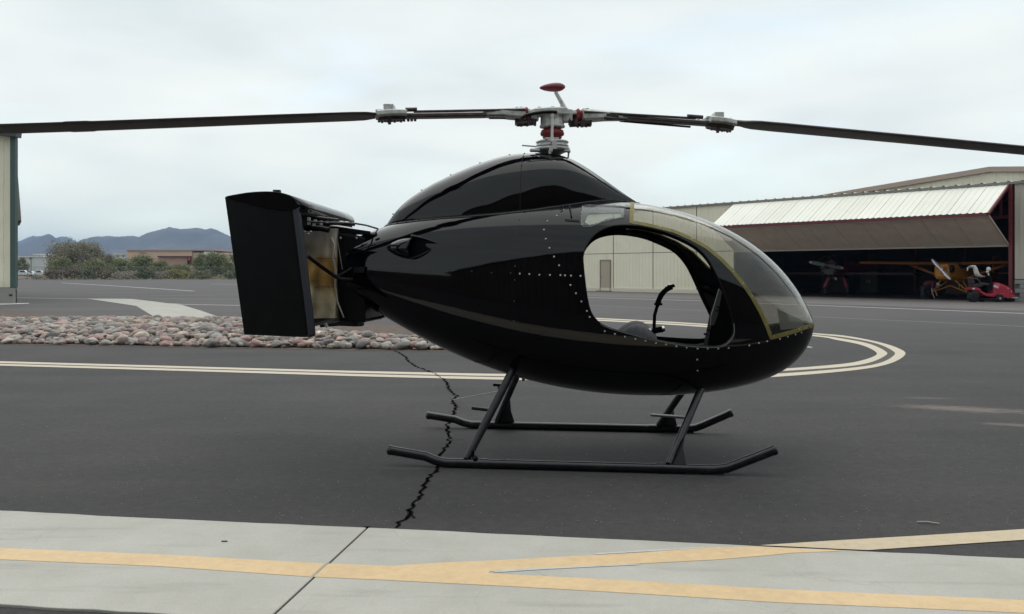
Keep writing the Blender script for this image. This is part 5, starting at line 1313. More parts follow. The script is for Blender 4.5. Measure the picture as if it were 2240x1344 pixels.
# ------------------------------------------------------------------ yellow high-wing aeroplane in the hangar mouth
def frame(o, yaw):
    X = Vector((math.cos(yaw), math.sin(yaw), 0)); Y = Vector((-math.sin(yaw), math.cos(yaw), 0))
    return lambda x, y, z: o+X*x+Y*y+ZU*z
yel = mat('yellow_dope', (.42, .17, .015), .45, var=.08); yeld = mat('orange_dope', (.30, .095, .015), .5)
po = bk(2058, 600, .55); po.z = 0
# x: aft, nose points to the viewer and left
dirn = Vector((-.50, -.866, 0))
A_ = -FN; Bv = FD.copy()
def yp(x, y, z): return po+A_*x+Bv*y+ZU*z
pl = thing('yellow_aeroplane', po, 'yellow tail-dragger aeroplane with a metal propeller parked in the dark hangar', 'aeroplane')
b = B(); rr = []
for x, w, z0, z1_ in ((.0, .22, 1.15, 1.72), (.1, .36, 1.02, 1.78), (.9, .42, .92, 1.80), (1.3, .42, .88, 1.78), (2.4, .40, .85, 1.76), (4, .25, .9, 1.5), (6.4, .06, 1.0, 1.25)):
    rr.append([yp(x, w*a, (z0+z1_)/2+(z1_-z0)/2*c) for a, c in ((-1, -.6), (-.7, -1), (.7, -1), (1, -.6), (1, .5), (.7, 1), (-.7, 1), (-1, .5))])
b.loft(rr, True, False); b.obj('fuselage', yel, pl)
b = B()
for z in (1.28, 1.38, 1.48, 1.58): b.box(yp(.02, .16, z), (.3, .12, .03), RZ)
b.obj('cowl_louvre', black_dull, pl, kind='stuff')
b = B(); b.lathe(yp(.30, .44, 1.52), [(.19, -.1), (.19, .02), (.12, .05)], Bv, 14); b.obj('exhaust_stack', black_dull, pl)
b = B(); b.box(yp(1.5, 0, 1.68), (.7, .86, .25), Matrix.Rotation(math.atan2(A_.y, A_.x), 3, 'Z')); b.obj('cabin_window', mat('win_dark', (.02, .02, .025), .1), pl)
for sg in (-1, 1):
    b = B(); rr = []
    for y in (0, 2.5, 4.6, 5.0):
        c = 1.55 if y < 5 else 1.0; rr.append([yp(1.15+u*c, sg*y, 1.74+.02*y+w_) for u, w_ in ((0, 0), (.08, .09), (.35, .13), (1, .0), (.3, -.04))])
    b.loft(rr, True, False); b.obj('wing', yeld, pl)
    b = B(); b.tube([yp(1.5, sg*.4, 1.0), yp(1.6, sg*2.5, 1.78)], .035, 6); b.tube([yp(1.6, sg*.4, 1.0), yp(2.2, sg*2.5, 1.78)], .03, 6); b.obj('wing_strut', yeld, pl)
    b = B(); b.tube([yp(.75, sg*.35, .95), yp(1.0, sg*.95, .32)], .035, 6); b.tube([yp(1.6, sg*.35, .95), yp(1.0, sg*.95, .32)], .03, 6); b.tube([yp(1.0, 0, .68), yp(1.0, sg*.95, .32)], .03, 6); b.obj('landing_gear', yel, pl)
    b = B(); b.lathe(yp(1.0, sg*1.0, .29), [(.1, -.09), (.26, -.08), (.29, 0), (.26, .08), (.1, .09)], Bv, 16); wl_ = b.obj('wheel', black_dull, pl)
    b = B(); b.lathe(yp(1.0, sg*1.0, .29), [(.09, -.095), (.09, .095)], Bv, 12); b.obj('hub_cap', alu, wl_)
b = B(); b.box(yp(6.3, 0, 1.7), (.7, .05, 1.0), Matrix.Rotation(math.atan2(A_.y, A_.x), 3, 'Z')); b.box(yp(6.2, 0, 1.3), (.7, 2.6, .05), Matrix.Rotation(math.atan2(A_.y, A_.x), 3, 'Z')); b.obj('tail', yeld, pl)
b = B(); cpr = yp(-.12, 0, 1.47); e1_ = dp(2038, 567, cpr.y+.25); e2_ = dp(2080, 612, cpr.y-.35); cc = (e1_+e2_)/2; rr = []
for f, w in ((0, .02), (.06, .07), (.25, .10), (.45, .06), (.55, .06), (.75, .10), (.94, .07), (1, .02)):
    o = e1_.lerp(e2_, f); t_ = (e2_-e1_).normalized(); n_ = Vector((-t_.z, 0, t_.x))
    rr.append([o+n_*w, o+Vector((0, .03, 0)), o-n_*w, o-Vector((0, .03, 0))])
b.loft(rr, True, False); b.tube([cc, cc+A_*.5], .08, 10); b.obj('propeller', mat('prop_metal', (.55, .56, .58), .35, metal=.5), pl)
# ------------------------------------------------------------------ red radial-engined aeroplane further in
q0 = dp(1812, 600, 52.5); q0.z = 0
def rpn(x, y, z): return q0+A_*x+Bv*y+ZU*z
rp_ = thing('red_aeroplane', q0, 'dark red radial-engine aeroplane with a white-tipped propeller deep in the hangar', 'aeroplane')
redd = mat('red_dope', (.16, .008, .03), .4)
ec = dp(1806, 582, 51.5)
b = B(); rr = []
for x, r in ((.55, .42), (1.0, .5), (2.2, .5), (4.5, .3), (6.5, .1)):
    rr.append([ec+A_*x+Bv*(r*math.cos(k*PI/8))+ZU*(r*math.sin(k*PI/8)-.1) for k in range(16)])
b.loft(rr, True, True); b.obj('fuselage', redd, rp_)
for k in range(1, 8):
    a = -PI/2+(k-4)*PI/7; d = Bv*math.cos(a)+ZU*math.sin(a); b = B(); b.tube([ec+A_*.35+d*.15, ec+A_*.38+d*.52], [.06, .075], 8); b.tube([ec+A_*.2+d*.15, ec+A_*.22+d*.55], .022, 6); b.obj('engine_cylinder', mat('cyl_metal', (.16, .155, .155), .4, metal=.3), rp_)
b = B(); b.lathe(ec, [(.10, -.1), (.17, .0), (.17, .3)], A_, 14); hbp = b.obj('engine_hub', steel_dark, rp_)
e1_ = dp(1770, 573.5, ec.y-.3); e2_ = dp(1845, 587, ec.y-.3)
def prop2(e1, e2, f0, f1, m, name, par):
    b = B(); rr = []
    for g in np.linspace(f0, f1, 10):
        w = .045+.07*math.sin(PI*min(1, abs(g-.5)*2.05)**1.3)**.8 if abs(g-.5) < .485 else .05
        o = e1.lerp(e2, g); t_ = (e2-e1).normalized(); n_ = Vector((-t_.z, 0, t_.x)); rr.append([o+n_*w, o+Vector((0, .03, 0)), o-n_*w, o-Vector((0, .03, 0))])
    b.loft(rr, True, False); return b.obj(name, m, par)
b = B(); b.loft([[ec+A_*x+Bv*(r*math.cos(k*PI/12))+ZU*(r*math.sin(k*PI/12)) for k in range(13)] for x, r in ((.12, .50), (.15, .60), (.9, .62))], False, True, False); b.obj('cowling', mat('cowl_dark', (.012, .004, .006), .5), rp_)
pp = prop2(e1_, e2_, .08, .92, mat('prop_grey', (.24, .26, .25), .4), 'propeller', rp_)
for f0, f1 in ((0, .075), (.925, 1)): prop2(e1_, e2_, f0, f1, white_paint, 'blade_tip', pp)
b = B(); b.ell(e1_.lerp(e2_, .42), (.12, .12, .12), 10, 8); b.obj('spinner', mat('prop_grey', (.24, .26, .25)), pp)
for x0, x1 in ((1813, 1804), (1846, 1853)):
    b = B(); b.tube([dp(x0, 608, 51.6), dp(x1, 630, 51.6)], [.10, .14], 8); b.obj('gear_leg', mat('gear_pink', (.14, .012, .03), .5), rp_)
    b = B(); b.lathe(dp(x1, 638, 51.6), [(.1, -.1), (.28, -.08), (.3, 0), (.28, .08), (.1, .1)], (1, 0, 0), 14); b.obj('wheel', black_dull, rp_)
b = B(); b.ell(dp(1828, 609, 51.4), (.10, .1, .06), 8, 5); b.tube([dp(1828, 609, 51.4), dp(1829, 613, 51.4)], .05, 6); b.obj('oil_cooler', alu, rp_)
for sg in (-1, 1):
    b = B(); b.box(ec+A_*1.8+Bv*sg*2.6-ZU*.45, (1.5, 4.2, .12), Matrix.Rotation(math.atan2(A_.y, A_.x), 3, 'Z')); b.obj('wing', mat('wing_dark', (.02, .004, .006), .6), rp_)
# ------------------------------------------------------------------ person bending over
def skin_body(name, joints, edges, mat_, parent, loc, sub=2):
    me = bpy.data.meshes.new(name); me.from_pydata([tuple(Vector(j[0])-Vector(loc)) for j in joints], edges, [])
    o = bpy.data.objects.new(name, me); C.collection.objects.link(o); o.parent = parent
    sk = o.modifiers.new('skin', 'SKIN'); 
    for v, j in zip(me.skin_vertices[0].data, joints): v.radius = (j[1], j[1])
    me.skin_vertices[0].data[0].use_root = True; o.modifiers.new('sub', 'SUBSURF').levels = sub; o.modifiers['sub'].render_levels = sub
    me.materials.append(mat_); return o
YQ = 45.0
def pq(px, py, d=0): return dp(px, py, YQ+d)
ppos = pq(2030, 654); ppos.z = 0
per = thing('person', ppos, 'person in a dark red shirt and white cap bending down by the yellow aeroplane', 'person')
skin_m = mat('skin', (.42, .25, .18), .6); jean = mat('dark_trousers', (.015, .015, .018), .8); shirt = mat('dark_red_shirt', (.07, .012, .015), .8)
K = [(pq(2020, 626), .13), (pq(2018, 638, -.05), .09), (pq(2021, 651, -.05), .06), (pq(2019, 637, .25), .09), (pq(2014, 651, .3), .06), (pq(2025, 652, -.05), .045), (pq(2018, 652, .3), .045)]
def shift(p): return p
skin_body('trousers', K, [(0, 1), (1, 2), (2, 5), (0, 3), (3, 4), (4, 6)], jean, per, ppos)
K = [(pq(2020, 625), .14), (pq(2029, 619), .15), (pq(2040, 617), .17), (pq(2046, 619), .06), (pq(2041, 622, -.2), .07), (pq(2038, 632, -.22), .055), (pq(2041, 621, .2), .07), (pq(2044, 630, .22), .055)]
skin_body('shirt', K, [(0, 1), (1, 2), (2, 3), (2, 4), (4, 5), (2, 6), (6, 7)], shirt, per, ppos)
K = [(pq(2038, 631, -.22), .042), (pq(2039.5, 640, -.22), .036), (pq(2043, 650, -.2), .028), (pq(2045, 653, -.2), .03)]
skin_body('arm', K, [(0, 1), (1, 2), (2, 3)], skin_m, per, ppos)
K = [(pq(2044, 629, .22), .04), (pq(2047, 640, .22), .033), (pq(2050, 648, .2), .026)]
skin_body('arm', K, [(0, 1), (1, 2)], skin_m, per, ppos)
b = B(); b.ell(pq(2051, 625), (.10, .09, .12), 12, 10); b.ell(pq(2053, 628.5, -.02), (.03, .03, .02), 8, 6); hd = b.obj('head', skin_m, per)
b = B(); b.ell(pq(2051.5, 622.5), (.115, .10, .085), 12, 8, Matrix.Rotation(.6, 3, 'Y')); b.box(pq(2056, 624), (.13, .14, .02), Matrix.Rotation(.5, 3, 'Y')); b.obj('cap', white_paint, hd)
# ------------------------------------------------------------------ red lawn tractor
YT = 40.6
def tp(px, py, d=0): return dp(px, py, YT+d)
tro = tp(2160, 660); tro.z = 0
tr = thing('lawn_tractor', tro, 'red ride-on lawn tractor parked before the open hangar', 'lawn tractor')
tred = mat('tractor_red', (.36, .012, .035), .3, coat=.4, var=.1)
b = B(); pr = [tp(*q) for q in ((2119, 632), (2125, 628), (2135, 630), (2142, 638), (2152, 643), (2167, 642), (2172, 636), (2174, 643), (2176, 647), (2180, 642), (2190, 641), (2203, 645), (2213, 645), (2213, 650), (2200, 652), (2150, 648), (2140, 642), (2133, 635), (2120, 634))]
b.prism([p+Vector((0, -.28, 0)) for p in pr], (0, .62, 0)); b.obj('chassis', tred, tr, bevel=.02)
b = B(); rr = []
for x, y0, y1, w in ((2168, 622, 645, .16), (2172, 618, 646, .22), (2182, 617.5, 647, .24), (2194, 622, 648, .24), (2204, 627, 649, .22), (2211, 633, 650, .18), (2214, 640, 650, .12)):
    rr.append([tp(x, (y0+y1)/2)+Vector((0, a*w, c*(y1-y0)/2/FO*YT)) for a, c in ((-1, -1), (1, -1), (1, .4), (.7, .85), (0, 1), (-.7, .85), (-1, .4))])
b.loft(rr, True, False); hood = b.obj('hood', tred, tr, bevel=.02)
b = B(); b.ell(tp(2179, 628, -.25), (.14, .02, .06), 12, 6, Matrix.Rotation(.35, 3, 'Y')); b.ell(tp(2204, 632, -.2), (.10, .03, .04), 10, 6, Matrix.Rotation(.5, 3, 'Y')); b.ell(tp(2211, 638, -.15), (.03, .08, .05), 8, 6); b.obj('decal', mat('decal_white', (.55, .45, .50), .4), hood)
b = B(); b.box(tp(2130, 632, -.32), (.10, .02, .05)); b.obj('fender_sticker', white_paint, tr)
b = B(); b.box(tp(2213, 651, .0), (.30, .55, .05)); b.tube([tp(2203, 652, -.25), tp(2218, 650, -.25), tp(2218, 650, .25), tp(2203, 652, .25)], .025, 8); b.obj('front_bumper', alu, tr)
for px_, py_, r, w in ((2128.5, 649.5, .235, .22), (2186, 654, .175, .16)):
    for d in (-.36, .36):
        b = B(); c_ = tp(px_+(d > 0)*(17 if r > .2 else 20), py_+(0 if d < 0 else -1.2), d); c_.z = r; rr_ = [(r*.55, -w/2), (r*.92, -w/2), (r, -w/3), (r, w/3), (r*.92, w/2), (r*.55, w/2)]
        b.lathe(c_, rr_, (0, 1, 0), 20)
        for k in range(16):
            a = k*PI/8; b.box(c_+Vector((math.cos(a)*r, 0, math.sin(a)*r)), (.03, w*.8, .02), Matrix.Rotation(-a+PI/2, 3, 'Y'))
        wl_ = b.obj('wheel', black_dull, tr)
        b = B(); b.lathe(c_, [(.03, -w/2-.01), (r*.5, -w/2+.02), (r*.56, -w/2-.004), (r*.56, -w/2+.03)], (0, 1, 0), 16); b.obj('rim', mat('rim_white', (.40, .37, .36), .5) if r < .2 else black_satin, wl_)
b = B(); b.box(tp(2158, 655), (.75, .9, .09)); b.obj('mower_deck', black_satin, tr, bevel=.03)
b = B(); b.box(tp(2134, 625), (.42, .5, .13)); b.box(tp(2124, 614), (.10, .46, .30), Matrix.Rotation(-.15, 3, 'Y')); b.box(tp(2150, 622), (.36, .5, .10)); b.obj('seat', mat('seat_dark', (.03, .015, .02), .7), tr, bevel=.03)
b = B(); b.tube([tp(2172, 636), tp(2168, 618), tp(2166, 604)], .035, 8); b.tube([tp(2158, 606, -.15), tp(2166, 602.5, 0), tp(2178, 608, .1)], .02, 6); b.box(tp(2166, 628), (.14, .3, .35)); b.obj('steering_column', black_satin, tr)
b = B(); b.tube([tp(2118, 608, -.2), tp(2137, 609.5, -.2), tp(2146, 620, -.2), tp(2156, 620, -.2)], .02, 6); b.obj('arm_rest', mat('armrest', (.14, .09, .10), .5), tr)
cl = mat('white_cloth', (.62, .60, .56), .85, var=.1)
b = B(); rr = []
for x, y, w, h in ((2116, 592, .03, .03), (2118, 586, .06, .06), (2124, 583.5, .10, .06), (2131, 584, .12, .07), (2134, 590, .12, .10), (2136, 598, .12, .12), (2140, 603.5, .10, .07), (2148, 605.5, .10, .04), (2154, 605.5, .05, .025)):
    o = tp(x, y); rr.append([o+Vector((math.cos(k*PI/6)*h*(1+.25*math.sin(k*2.3+x)), math.cos(k*PI/6+1)*w, math.sin(k*PI/6)*h*(1+.2*math.cos(k*3.1+x)))) for k in range(12)])
b.loft(rr, True, True); b.obj('cloth', cl, label='crumpled white cloth draped on the seat of the red lawn tractor', cat='cloth')
b = B(); b.ell(tp(2162.5, 589), (.10, .10, .10), 12, 8); b.ell(tp(2160, 595), (.06, .07, .05), 10, 6); b.tube([tp(2161, 595), tp(2163, 603)], .03, 8); b.obj('sun_hat', cl, label='round white hat hung over the steering column of the red lawn tractor', cat='hat')
# ------------------------------------------------------------------ chain-link fence
YF = 151.5
fen = thing('chain_link_fence', dp(280, 612, YF)-Vector((0, 0, dp(280, 612, YF).z)), 'long chain-link fence at the far edge of the pavement, before the desert shrubs', 'fence')
gal = mat('galvanised', (.20, .20, .19), .5, metal=.3)
x0f, x1f = dp(-60, 0, YF).x, dp(1250, 0, YF).x; hf = 2.15
posts = [dp(p, 0, YF).x for p in (-20, 60, 137, 181, 256, 340, 420, 459, 498, 580, 660, 740, 820, 900, 980, 1060, 1140, 1220)]
for x in posts:
    b = B(); b.tube([(x, YF, -.05), (x, YF, hf+.05)], .045, 6); b.obj('post', gal, fen)
b = B(); b.tube([(x0f, YF, hf), (x1f, YF, hf)], .03, 6); b.obj('top_rail', gal, fen)
b = B(); n = int((x1f-x0f)/.22)
for i in range(-10, n):
    for sg in (-1, 1):
        xa = x0f+i*.22; xb = xa+hf
        if sg < 0: xa, xb = xb, xa
        b.quad((xa-.006, YF+.01*sg, .05), (xa+.006, YF+.01*sg, .05), (xb+.006, YF+.01*sg, hf), (xb-.006, YF+.01*sg, hf))
b.obj('chain_link_mesh', gal, fen, kind='stuff')
# ------------------------------------------------------------------ desert shrubs and trees
def leafmat(name, c, c2):
    m = bpy.data.materials.new(name); m.use_nodes = True; t = m.node_tree; L = t.links.new; p = t.nodes['Principled BSDF']
    g = N(t, 'ShaderNodeNewGeometry'); c = tuple(x*1.7 for x in c); c2 = tuple(x*1.8 for x in c2); r = ramp(t, [(0, c), (.6, c2), (1, tuple(min(1, x*1.35) for x in c2))]); L(g.outputs['Random Per Island'], r.inputs[0]); L(r.outputs[0], p.inputs['Base Color']); p.inputs['Roughness'].default_value = .8; p.inputs['Specular IOR Level'].default_value = .2; return m
lm = {'olive': leafmat('leaf_olive', (.075, .082, .040), (.13, .13, .068)), 'green': leafmat('leaf_green', (.065, .078, .038), (.115, .128, .065)), 'grey': leafmat('leaf_grey', (.13, .115, .095), (.21, .185, .15)),
      'brown': leafmat('leaf_brown', (.075, .055, .040), (.12, .09, .065)), 'dark': leafmat('leaf_dark', (.045, .055, .030), (.08, .088, .048)), 'mesq': leafmat('leaf_mesquite', (.10, .093, .068), (.155, .145, .10)), 'lime': leafmat('leaf_lime', (.09, .10, .03), (.15, .15, .05))}
bark = mat('bark', (.05, .035, .028), .9)
def plant(name, label, cat, px, pt, pb, pw, Y, kind, dens_=1.0, group=None, seed=0, base=0.0, trunk=None):
    rnd = random.Random(seed*13+px); zb = 0; top = dp(px, pt, Y).z; c = dp(px, 0, Y); rx = pw*(.66 if not trunk else .55)/FO*Y; h = top
    o = thing(name, (c.x, Y, 0), label, cat, group); b = B(); nc = int(22+rx*9)
    clumps = []
    for i in range(nc):
        a = rnd.uniform(0, 2*PI); rr = rnd.random()**.5*.8; zf = rnd.uniform(.12, .86) if not trunk else rnd.uniform(.2, .88)
        env = math.sqrt(max(.05, 1-abs(2*zf-.75)**2.2*.75)) if not trunk else math.sqrt(max(.05, 1-((zf-.48)/.56)**2))
        clumps.append((Vector((c.x+math.cos(a)*rx*rr*env, Y+math.sin(a)*rx*.8*rr*env, h*zf)), rx*rnd.uniform(.18, .36), h*rnd.uniform(.09, .18)))
    nl = int(dens_*(1200+rx*h*260)); ls = .135*Y/170
    for k in range(nl):
        cc, cr, ch = clumps[k % nc]
        for _ in range(3):
            d = Vector((rnd.gauss(0, .5), rnd.gauss(0, .5), rnd.gauss(0, .5)))
            if d.length < 1.25: break
        p = cc+Vector((d.x*cr, d.y*cr, d.z*ch*1.3))
        if p.z < .03: p.z = rnd.uniform(.03, .4)
        s = ls*rnd.uniform(.5, 1.4); a = Vector((rnd.gauss(0, 1), rnd.gauss(0, 1), rnd.gauss(0, .7))).normalized()*s; e = a.cross(Vector((rnd.gauss(0, 1), rnd.gauss(0, 1), rnd.gauss(0, 1)))).normalized()*s*.55
        b.add([p-a, p+e, p+a, p-e], [(0, 1, 2, 3)])
    me = bpy.data.meshes.new('foliage'); me.from_pydata(b.v, [], b.f); me.update(); finish('foliage' if not trunk else 'crown', me, lm[kind], o)
    b = B(); nb = 5 if not trunk else 7
    for i in range(nb):
        t_ = clumps[i*2 % nc][0]; s_ = Vector((c.x+rnd.uniform(-.2, .2)*rx*.4, Y, 0)); m_ = s_.lerp(t_, .5)+Vector((rnd.uniform(-.2, .2), 0, .15*h))
        b.tube([s_, m_, t_], [.035*h/2+.03, .03*h/2+.02, .02], 5)
    b.obj('stem' if not trunk else 'trunk', bark, o)
SH = [ # name, label, px, top, base, width, Y, kind
 ('mesquite_tree', 'large spreading grey-green mesquite tree, tallest left of the tan building', 'tree', 165, 525, 606, 122, 172, 'mesq', 1.7, 1),
 ('mesquite_tree', 'lower grey mesquite tree joining the right side of the tallest one', 'tree', 222, 545, 606, 66, 176, 'mesq', 1.4, 1),
 ('bush', 'rounded olive bush below the left part of the large mesquite tree', 'bush', 128, 562, 608, 52, 165, 'olive', 1.2, 0),
 ('bush', 'olive green bush under the right part of the large mesquite tree', 'bush', 205, 566, 608, 70, 163, 'olive', 1.2, 0),
 ('bush', 'green bush at the left end of the tan building', 'bush', 262, 563, 608, 54, 166, 'green', 1.2, 0),
 ('bush', 'tall green bush before the left half of the tan building', 'bush', 312, 558, 608, 58, 170, 'green', 1.3, 0),
 ('bush', 'green bush below the left side of the dark doorway of the tan building', 'bush', 352, 568, 608, 52, 168, 'olive', 1.2, 0),
 ('bush', 'small olive bush below the red mark of the tan building doorway', 'bush', 393, 577, 608, 44, 172, 'olive', 1.2, 0),
 ('palo_verde_tree', 'round bright green tree under the white sign of the tan building', 'tree', 462, 553, 606, 82, 178, 'green', 1.8, 1),
 ('palo_verde_tree', 'green tree half hidden behind the left edge of the tail vane', 'tree', 515, 556, 606, 60, 174, 'green', 1.5, 1),
 ('bush', 'grey-green bush against the green corner trim of the left building', 'bush', 46, 564, 600, 28, 300, 'olive', 1.2, 0),
 ('bush', 'dark brown dry bush by the parked white trucks', 'bush', 120, 590, 611, 42, 156, 'brown', 1.2, 0),
 ('bush', 'dry brown bush behind the fence left of centre', 'bush', 160, 586, 611, 46, 158, 'brown', 1.1, 0),
 ('bush', 'dark green low bush under the mesquite trees', 'bush', 195, 589, 611, 36, 155, 'dark', 1.2, 0),
 ('bush', 'brown low bush right of the dark green one', 'bush', 232, 591, 611, 42, 156, 'brown', 1.1, 0),
 ('bush', 'pale grey brush clump left of the dark round bush', 'bush', 280, 593, 611, 56, 156, 'grey', 1.2, 0),
 ('bush', 'round dark green bush between two pale grey clumps', 'bush', 320, 590, 611, 38, 154.5, 'dark', 1.3, 0),
 ('bush', 'pale grey brush clump right of the round dark bush', 'bush', 352, 594, 611, 34, 155.5, 'grey', 1.1, 0),
 ('bush', 'lime tinted low bush below the tan building doorway', 'bush', 388, 590, 611, 44, 156.5, 'lime', 1.0, 0),
 ('bush', 'olive green bush beside the fence post left of the silver car', 'bush', 440, 589, 611, 46, 155.5, 'olive', 1.2, 0),
 ('bush', 'low dark green bush at the tail vane edge, right of the silver car', 'bush', 512, 588, 611, 34, 155, 'dark', 1.2, 0),
 ('bush', 'tiny pale scrub at the pavement edge near the white trucks', 'bush', 86, 603, 611, 30, 153.5, 'grey', .8, 0)]
for i, (nm, lab, cat, px, pt, pb, pw, Y, kd, dn, tk) in enumerate(SH):
    plant(nm, lab, cat, px, pt, pb, pw, Y, kd, dn, seed=i, trunk=tk, group='desert shrubs beyond the fence' if not tk else 'trees beyond the fence')
# scrub strip, weeds at the pavement edge
b = B(); rnd = random.Random(9)
for k in range(9000):
    px = rnd.uniform(-60, 560)
    if px < 100 and rnd.random() < .93: continue
    Y = rnd.uniform(150.9, 200 if px > 100 else 153); c = dp(px, 0, Y); h = rnd.uniform(.05, .55) if Y < 153 else rnd.uniform(.1, 1.0); s = .16
    p = Vector((c.x, Y, h*rnd.random())); a = Vector((rnd.gauss(0, 1), rnd.gauss(0, 1), rnd.gauss(0, 1))).normalized()*s; e = a.cross(Vector((rnd.gauss(0, 1), rnd.gauss(0, 1), 1))).normalized()*s*.5
    b.add([p-a, p+e, p+a, p-e], [(0, 1, 2, 3)])
me = bpy.data.meshes.new('scrub'); me.from_pydata(b.v, [], b.f); me.update(); finish('low_scrub', me, leafmat('leaf_scrub', (.07, .06, .04), (.16, .15, .085)), label='low dry scrub and weeds behind the chain-link fence', cat='scrub', kind='stuff')
rnd = random.Random(21)
for k, px in enumerate((85, 98, 152, 168, 245, 262, 300, 330)):
    o = bpy.data.objects.new('boulder', bpy.data.meshes['river_rock'] if k == 0 else bpy.data.meshes['river_rock.00%d' % (1+k % 7)]); C.collection.objects.link(o)
    c = dp(px, 0, 152.5+k*.1); r = rnd.uniform(.2, .34); o.color = (.26, .24, .20, 1); o.location = (c.x, c.y, .15); o.scale = (r, r, r); setp(o, 'pale boulder by the fence foot, '+('leftmost, below the white trucks', 'just right of the leftmost boulder', 'below the left side of the tall mesquite', 'below the middle of the tall mesquite', 'below the left end of the tan building', 'beside the pale grey brush clump', 'below the tan building wall', 'rightmost, below the dark round bush')[k], 'boulder', 'boulders along the fence')
# ------------------------------------------------------------------ far buildings
def box_px(b, x0, y0, x1, y1, Y, dy): 
    p = dp(x0, y1, Y); q = dp(x1, y0, Y); b.box(((p.x+q.x)/2, Y+dy/2, (p.z+q.z)/2), (q.x-p.x, dy, q.z-p.z))
YT2 = 300
tb_ = thing('tan_building', dp(400, 600, YT2)-Vector((0, 0, 1.4)), 'wide tan flat-roofed building with a dark red recess, beyond the shrubs', 'building')
tanm = mat('tan_stucco', (.58, .42, .31), .85, var=.04)
b = B(); box_px(b, 278, 549, 420, 606, YT2, 30); b.obj('wall', tanm, tb_); b = B(); box_px(b, 420, 553, 640, 606, YT2+.5, 30); b.obj('wall', mat('tan_stucco_pale', (.60, .46, .36), .85), tb_)
b = B(); box_px(b, 276.5, 547, 472, 549, YT2-.5, 31); b.obj('parapet', mat('parapet_tan', (.38, .24, .18), .8), tb_)
b = B(); box_px(b, 345, 562, 417.5, 582, YT2-.3, 1.0); rc = b.obj('recess', mat('recess_tan', (.42, .27, .2), .8), tb_)
b = B(); box_px(b, 344, 560.5, 418, 562.2, YT2-1.5, 1.2); box_px(b, 409.5, 562.2, 411, 579, YT2-1.4, 1); box_px(b, 416.5, 562.2, 418, 579, YT2-1.4, 1); b.obj('canopy', mat('canopy_red', (.10, .03, .025), .7), tb_)
b = B(); box_px(b, 411, 563, 416.5, 579, YT2-.6, .3); b.obj('dark_opening', mat('opening_dark', (.03, .008, .008), .8), tb_)
b = B(); b.ell(dp(413.7, 567, YT2-1.2), (.35, .2, .65), 8, 6); b.obj('red_sign', mat('red_sign', (.65, .08, .04), .5), tb_)
b = B(); box_px(b, 446, 551, 467, 562, YT2-4, 3); hv = b.obj('rooftop_unit', white_paint, tb_)
b = B(); box_px(b, 455, 554, 466, 556, YT2-4.1, .2); box_px(b, 455, 558, 466, 559.5, YT2-4.1, .2); b.obj('unit_grille', block_grey, hv)
b = B(); box_px(b, 305, 552, 318, 555, YT2-.2, .3); b.obj('wall_lamp', block_grey, tb_)
for x0, y0, x1, y1, Y, lab in ((38, 561, 78, 574, 330, 'low white building left of the mesquite tree, beside the green corner trim'), (72, 556, 118, 574, 345, 'higher white building left of the mesquite tree'), (249, 555.5, 279, 566, 340, 'small white building touching the left end of the tan building')):
    t = thing('white_building', dp((x0+x1)/2, 600, Y)-Vector((0, 0, dp(0, 600, Y).z)), lab, 'building', 'white buildings far off'); b = B(); box_px(b, x0, y0+1.5, x1, 603, Y, 20); b.obj('wall', mat('offwhite', (.50, .52, .50), .7), t)
    b = B(); box_px(b, x0-.6, y0, x1+.6, y0+1.5, Y-.5, 21); b.obj('roof', white_paint, t)
    for k in range(2):
        b = B(); xx = x0+(x1-x0)*(.3+.4*k); box_px(b, xx-2, y0+4, xx+2, y0+6.5, Y-.1, .2); b.obj('window', mat('far_window', (.05, .06, .07), .2), t)
lp = thing('light_pole', dp(68, 600, 230)-Vector((0, 0, dp(68, 600, 230).z)), 'short dark lamp pole before the white buildings', 'lamp pole'); c = dp(68, 565, 230)
b = B(); b.tube([(c.x, 230, 0), (c.x, 230, c.z)], .09, 6); b.obj('pole', steel_dark, lp); b = B(); b.box(c, (.9, .3, .15)); b.obj('lamp_head', steel_dark, lp)
lp2 = lp.copy(); C.collection.objects.link(lp2); c2 = dp(324, 561, 230); lp2.location = (c2.x, 230, 0); lp2['label'] = 'short dark lamp pole before the tan building'
for ch in lp.children:
    d = ch.copy(); C.collection.objects.link(d); d.parent = lp2
for o in (lp, lp2): o['group'] = 'lamp poles in the distance'
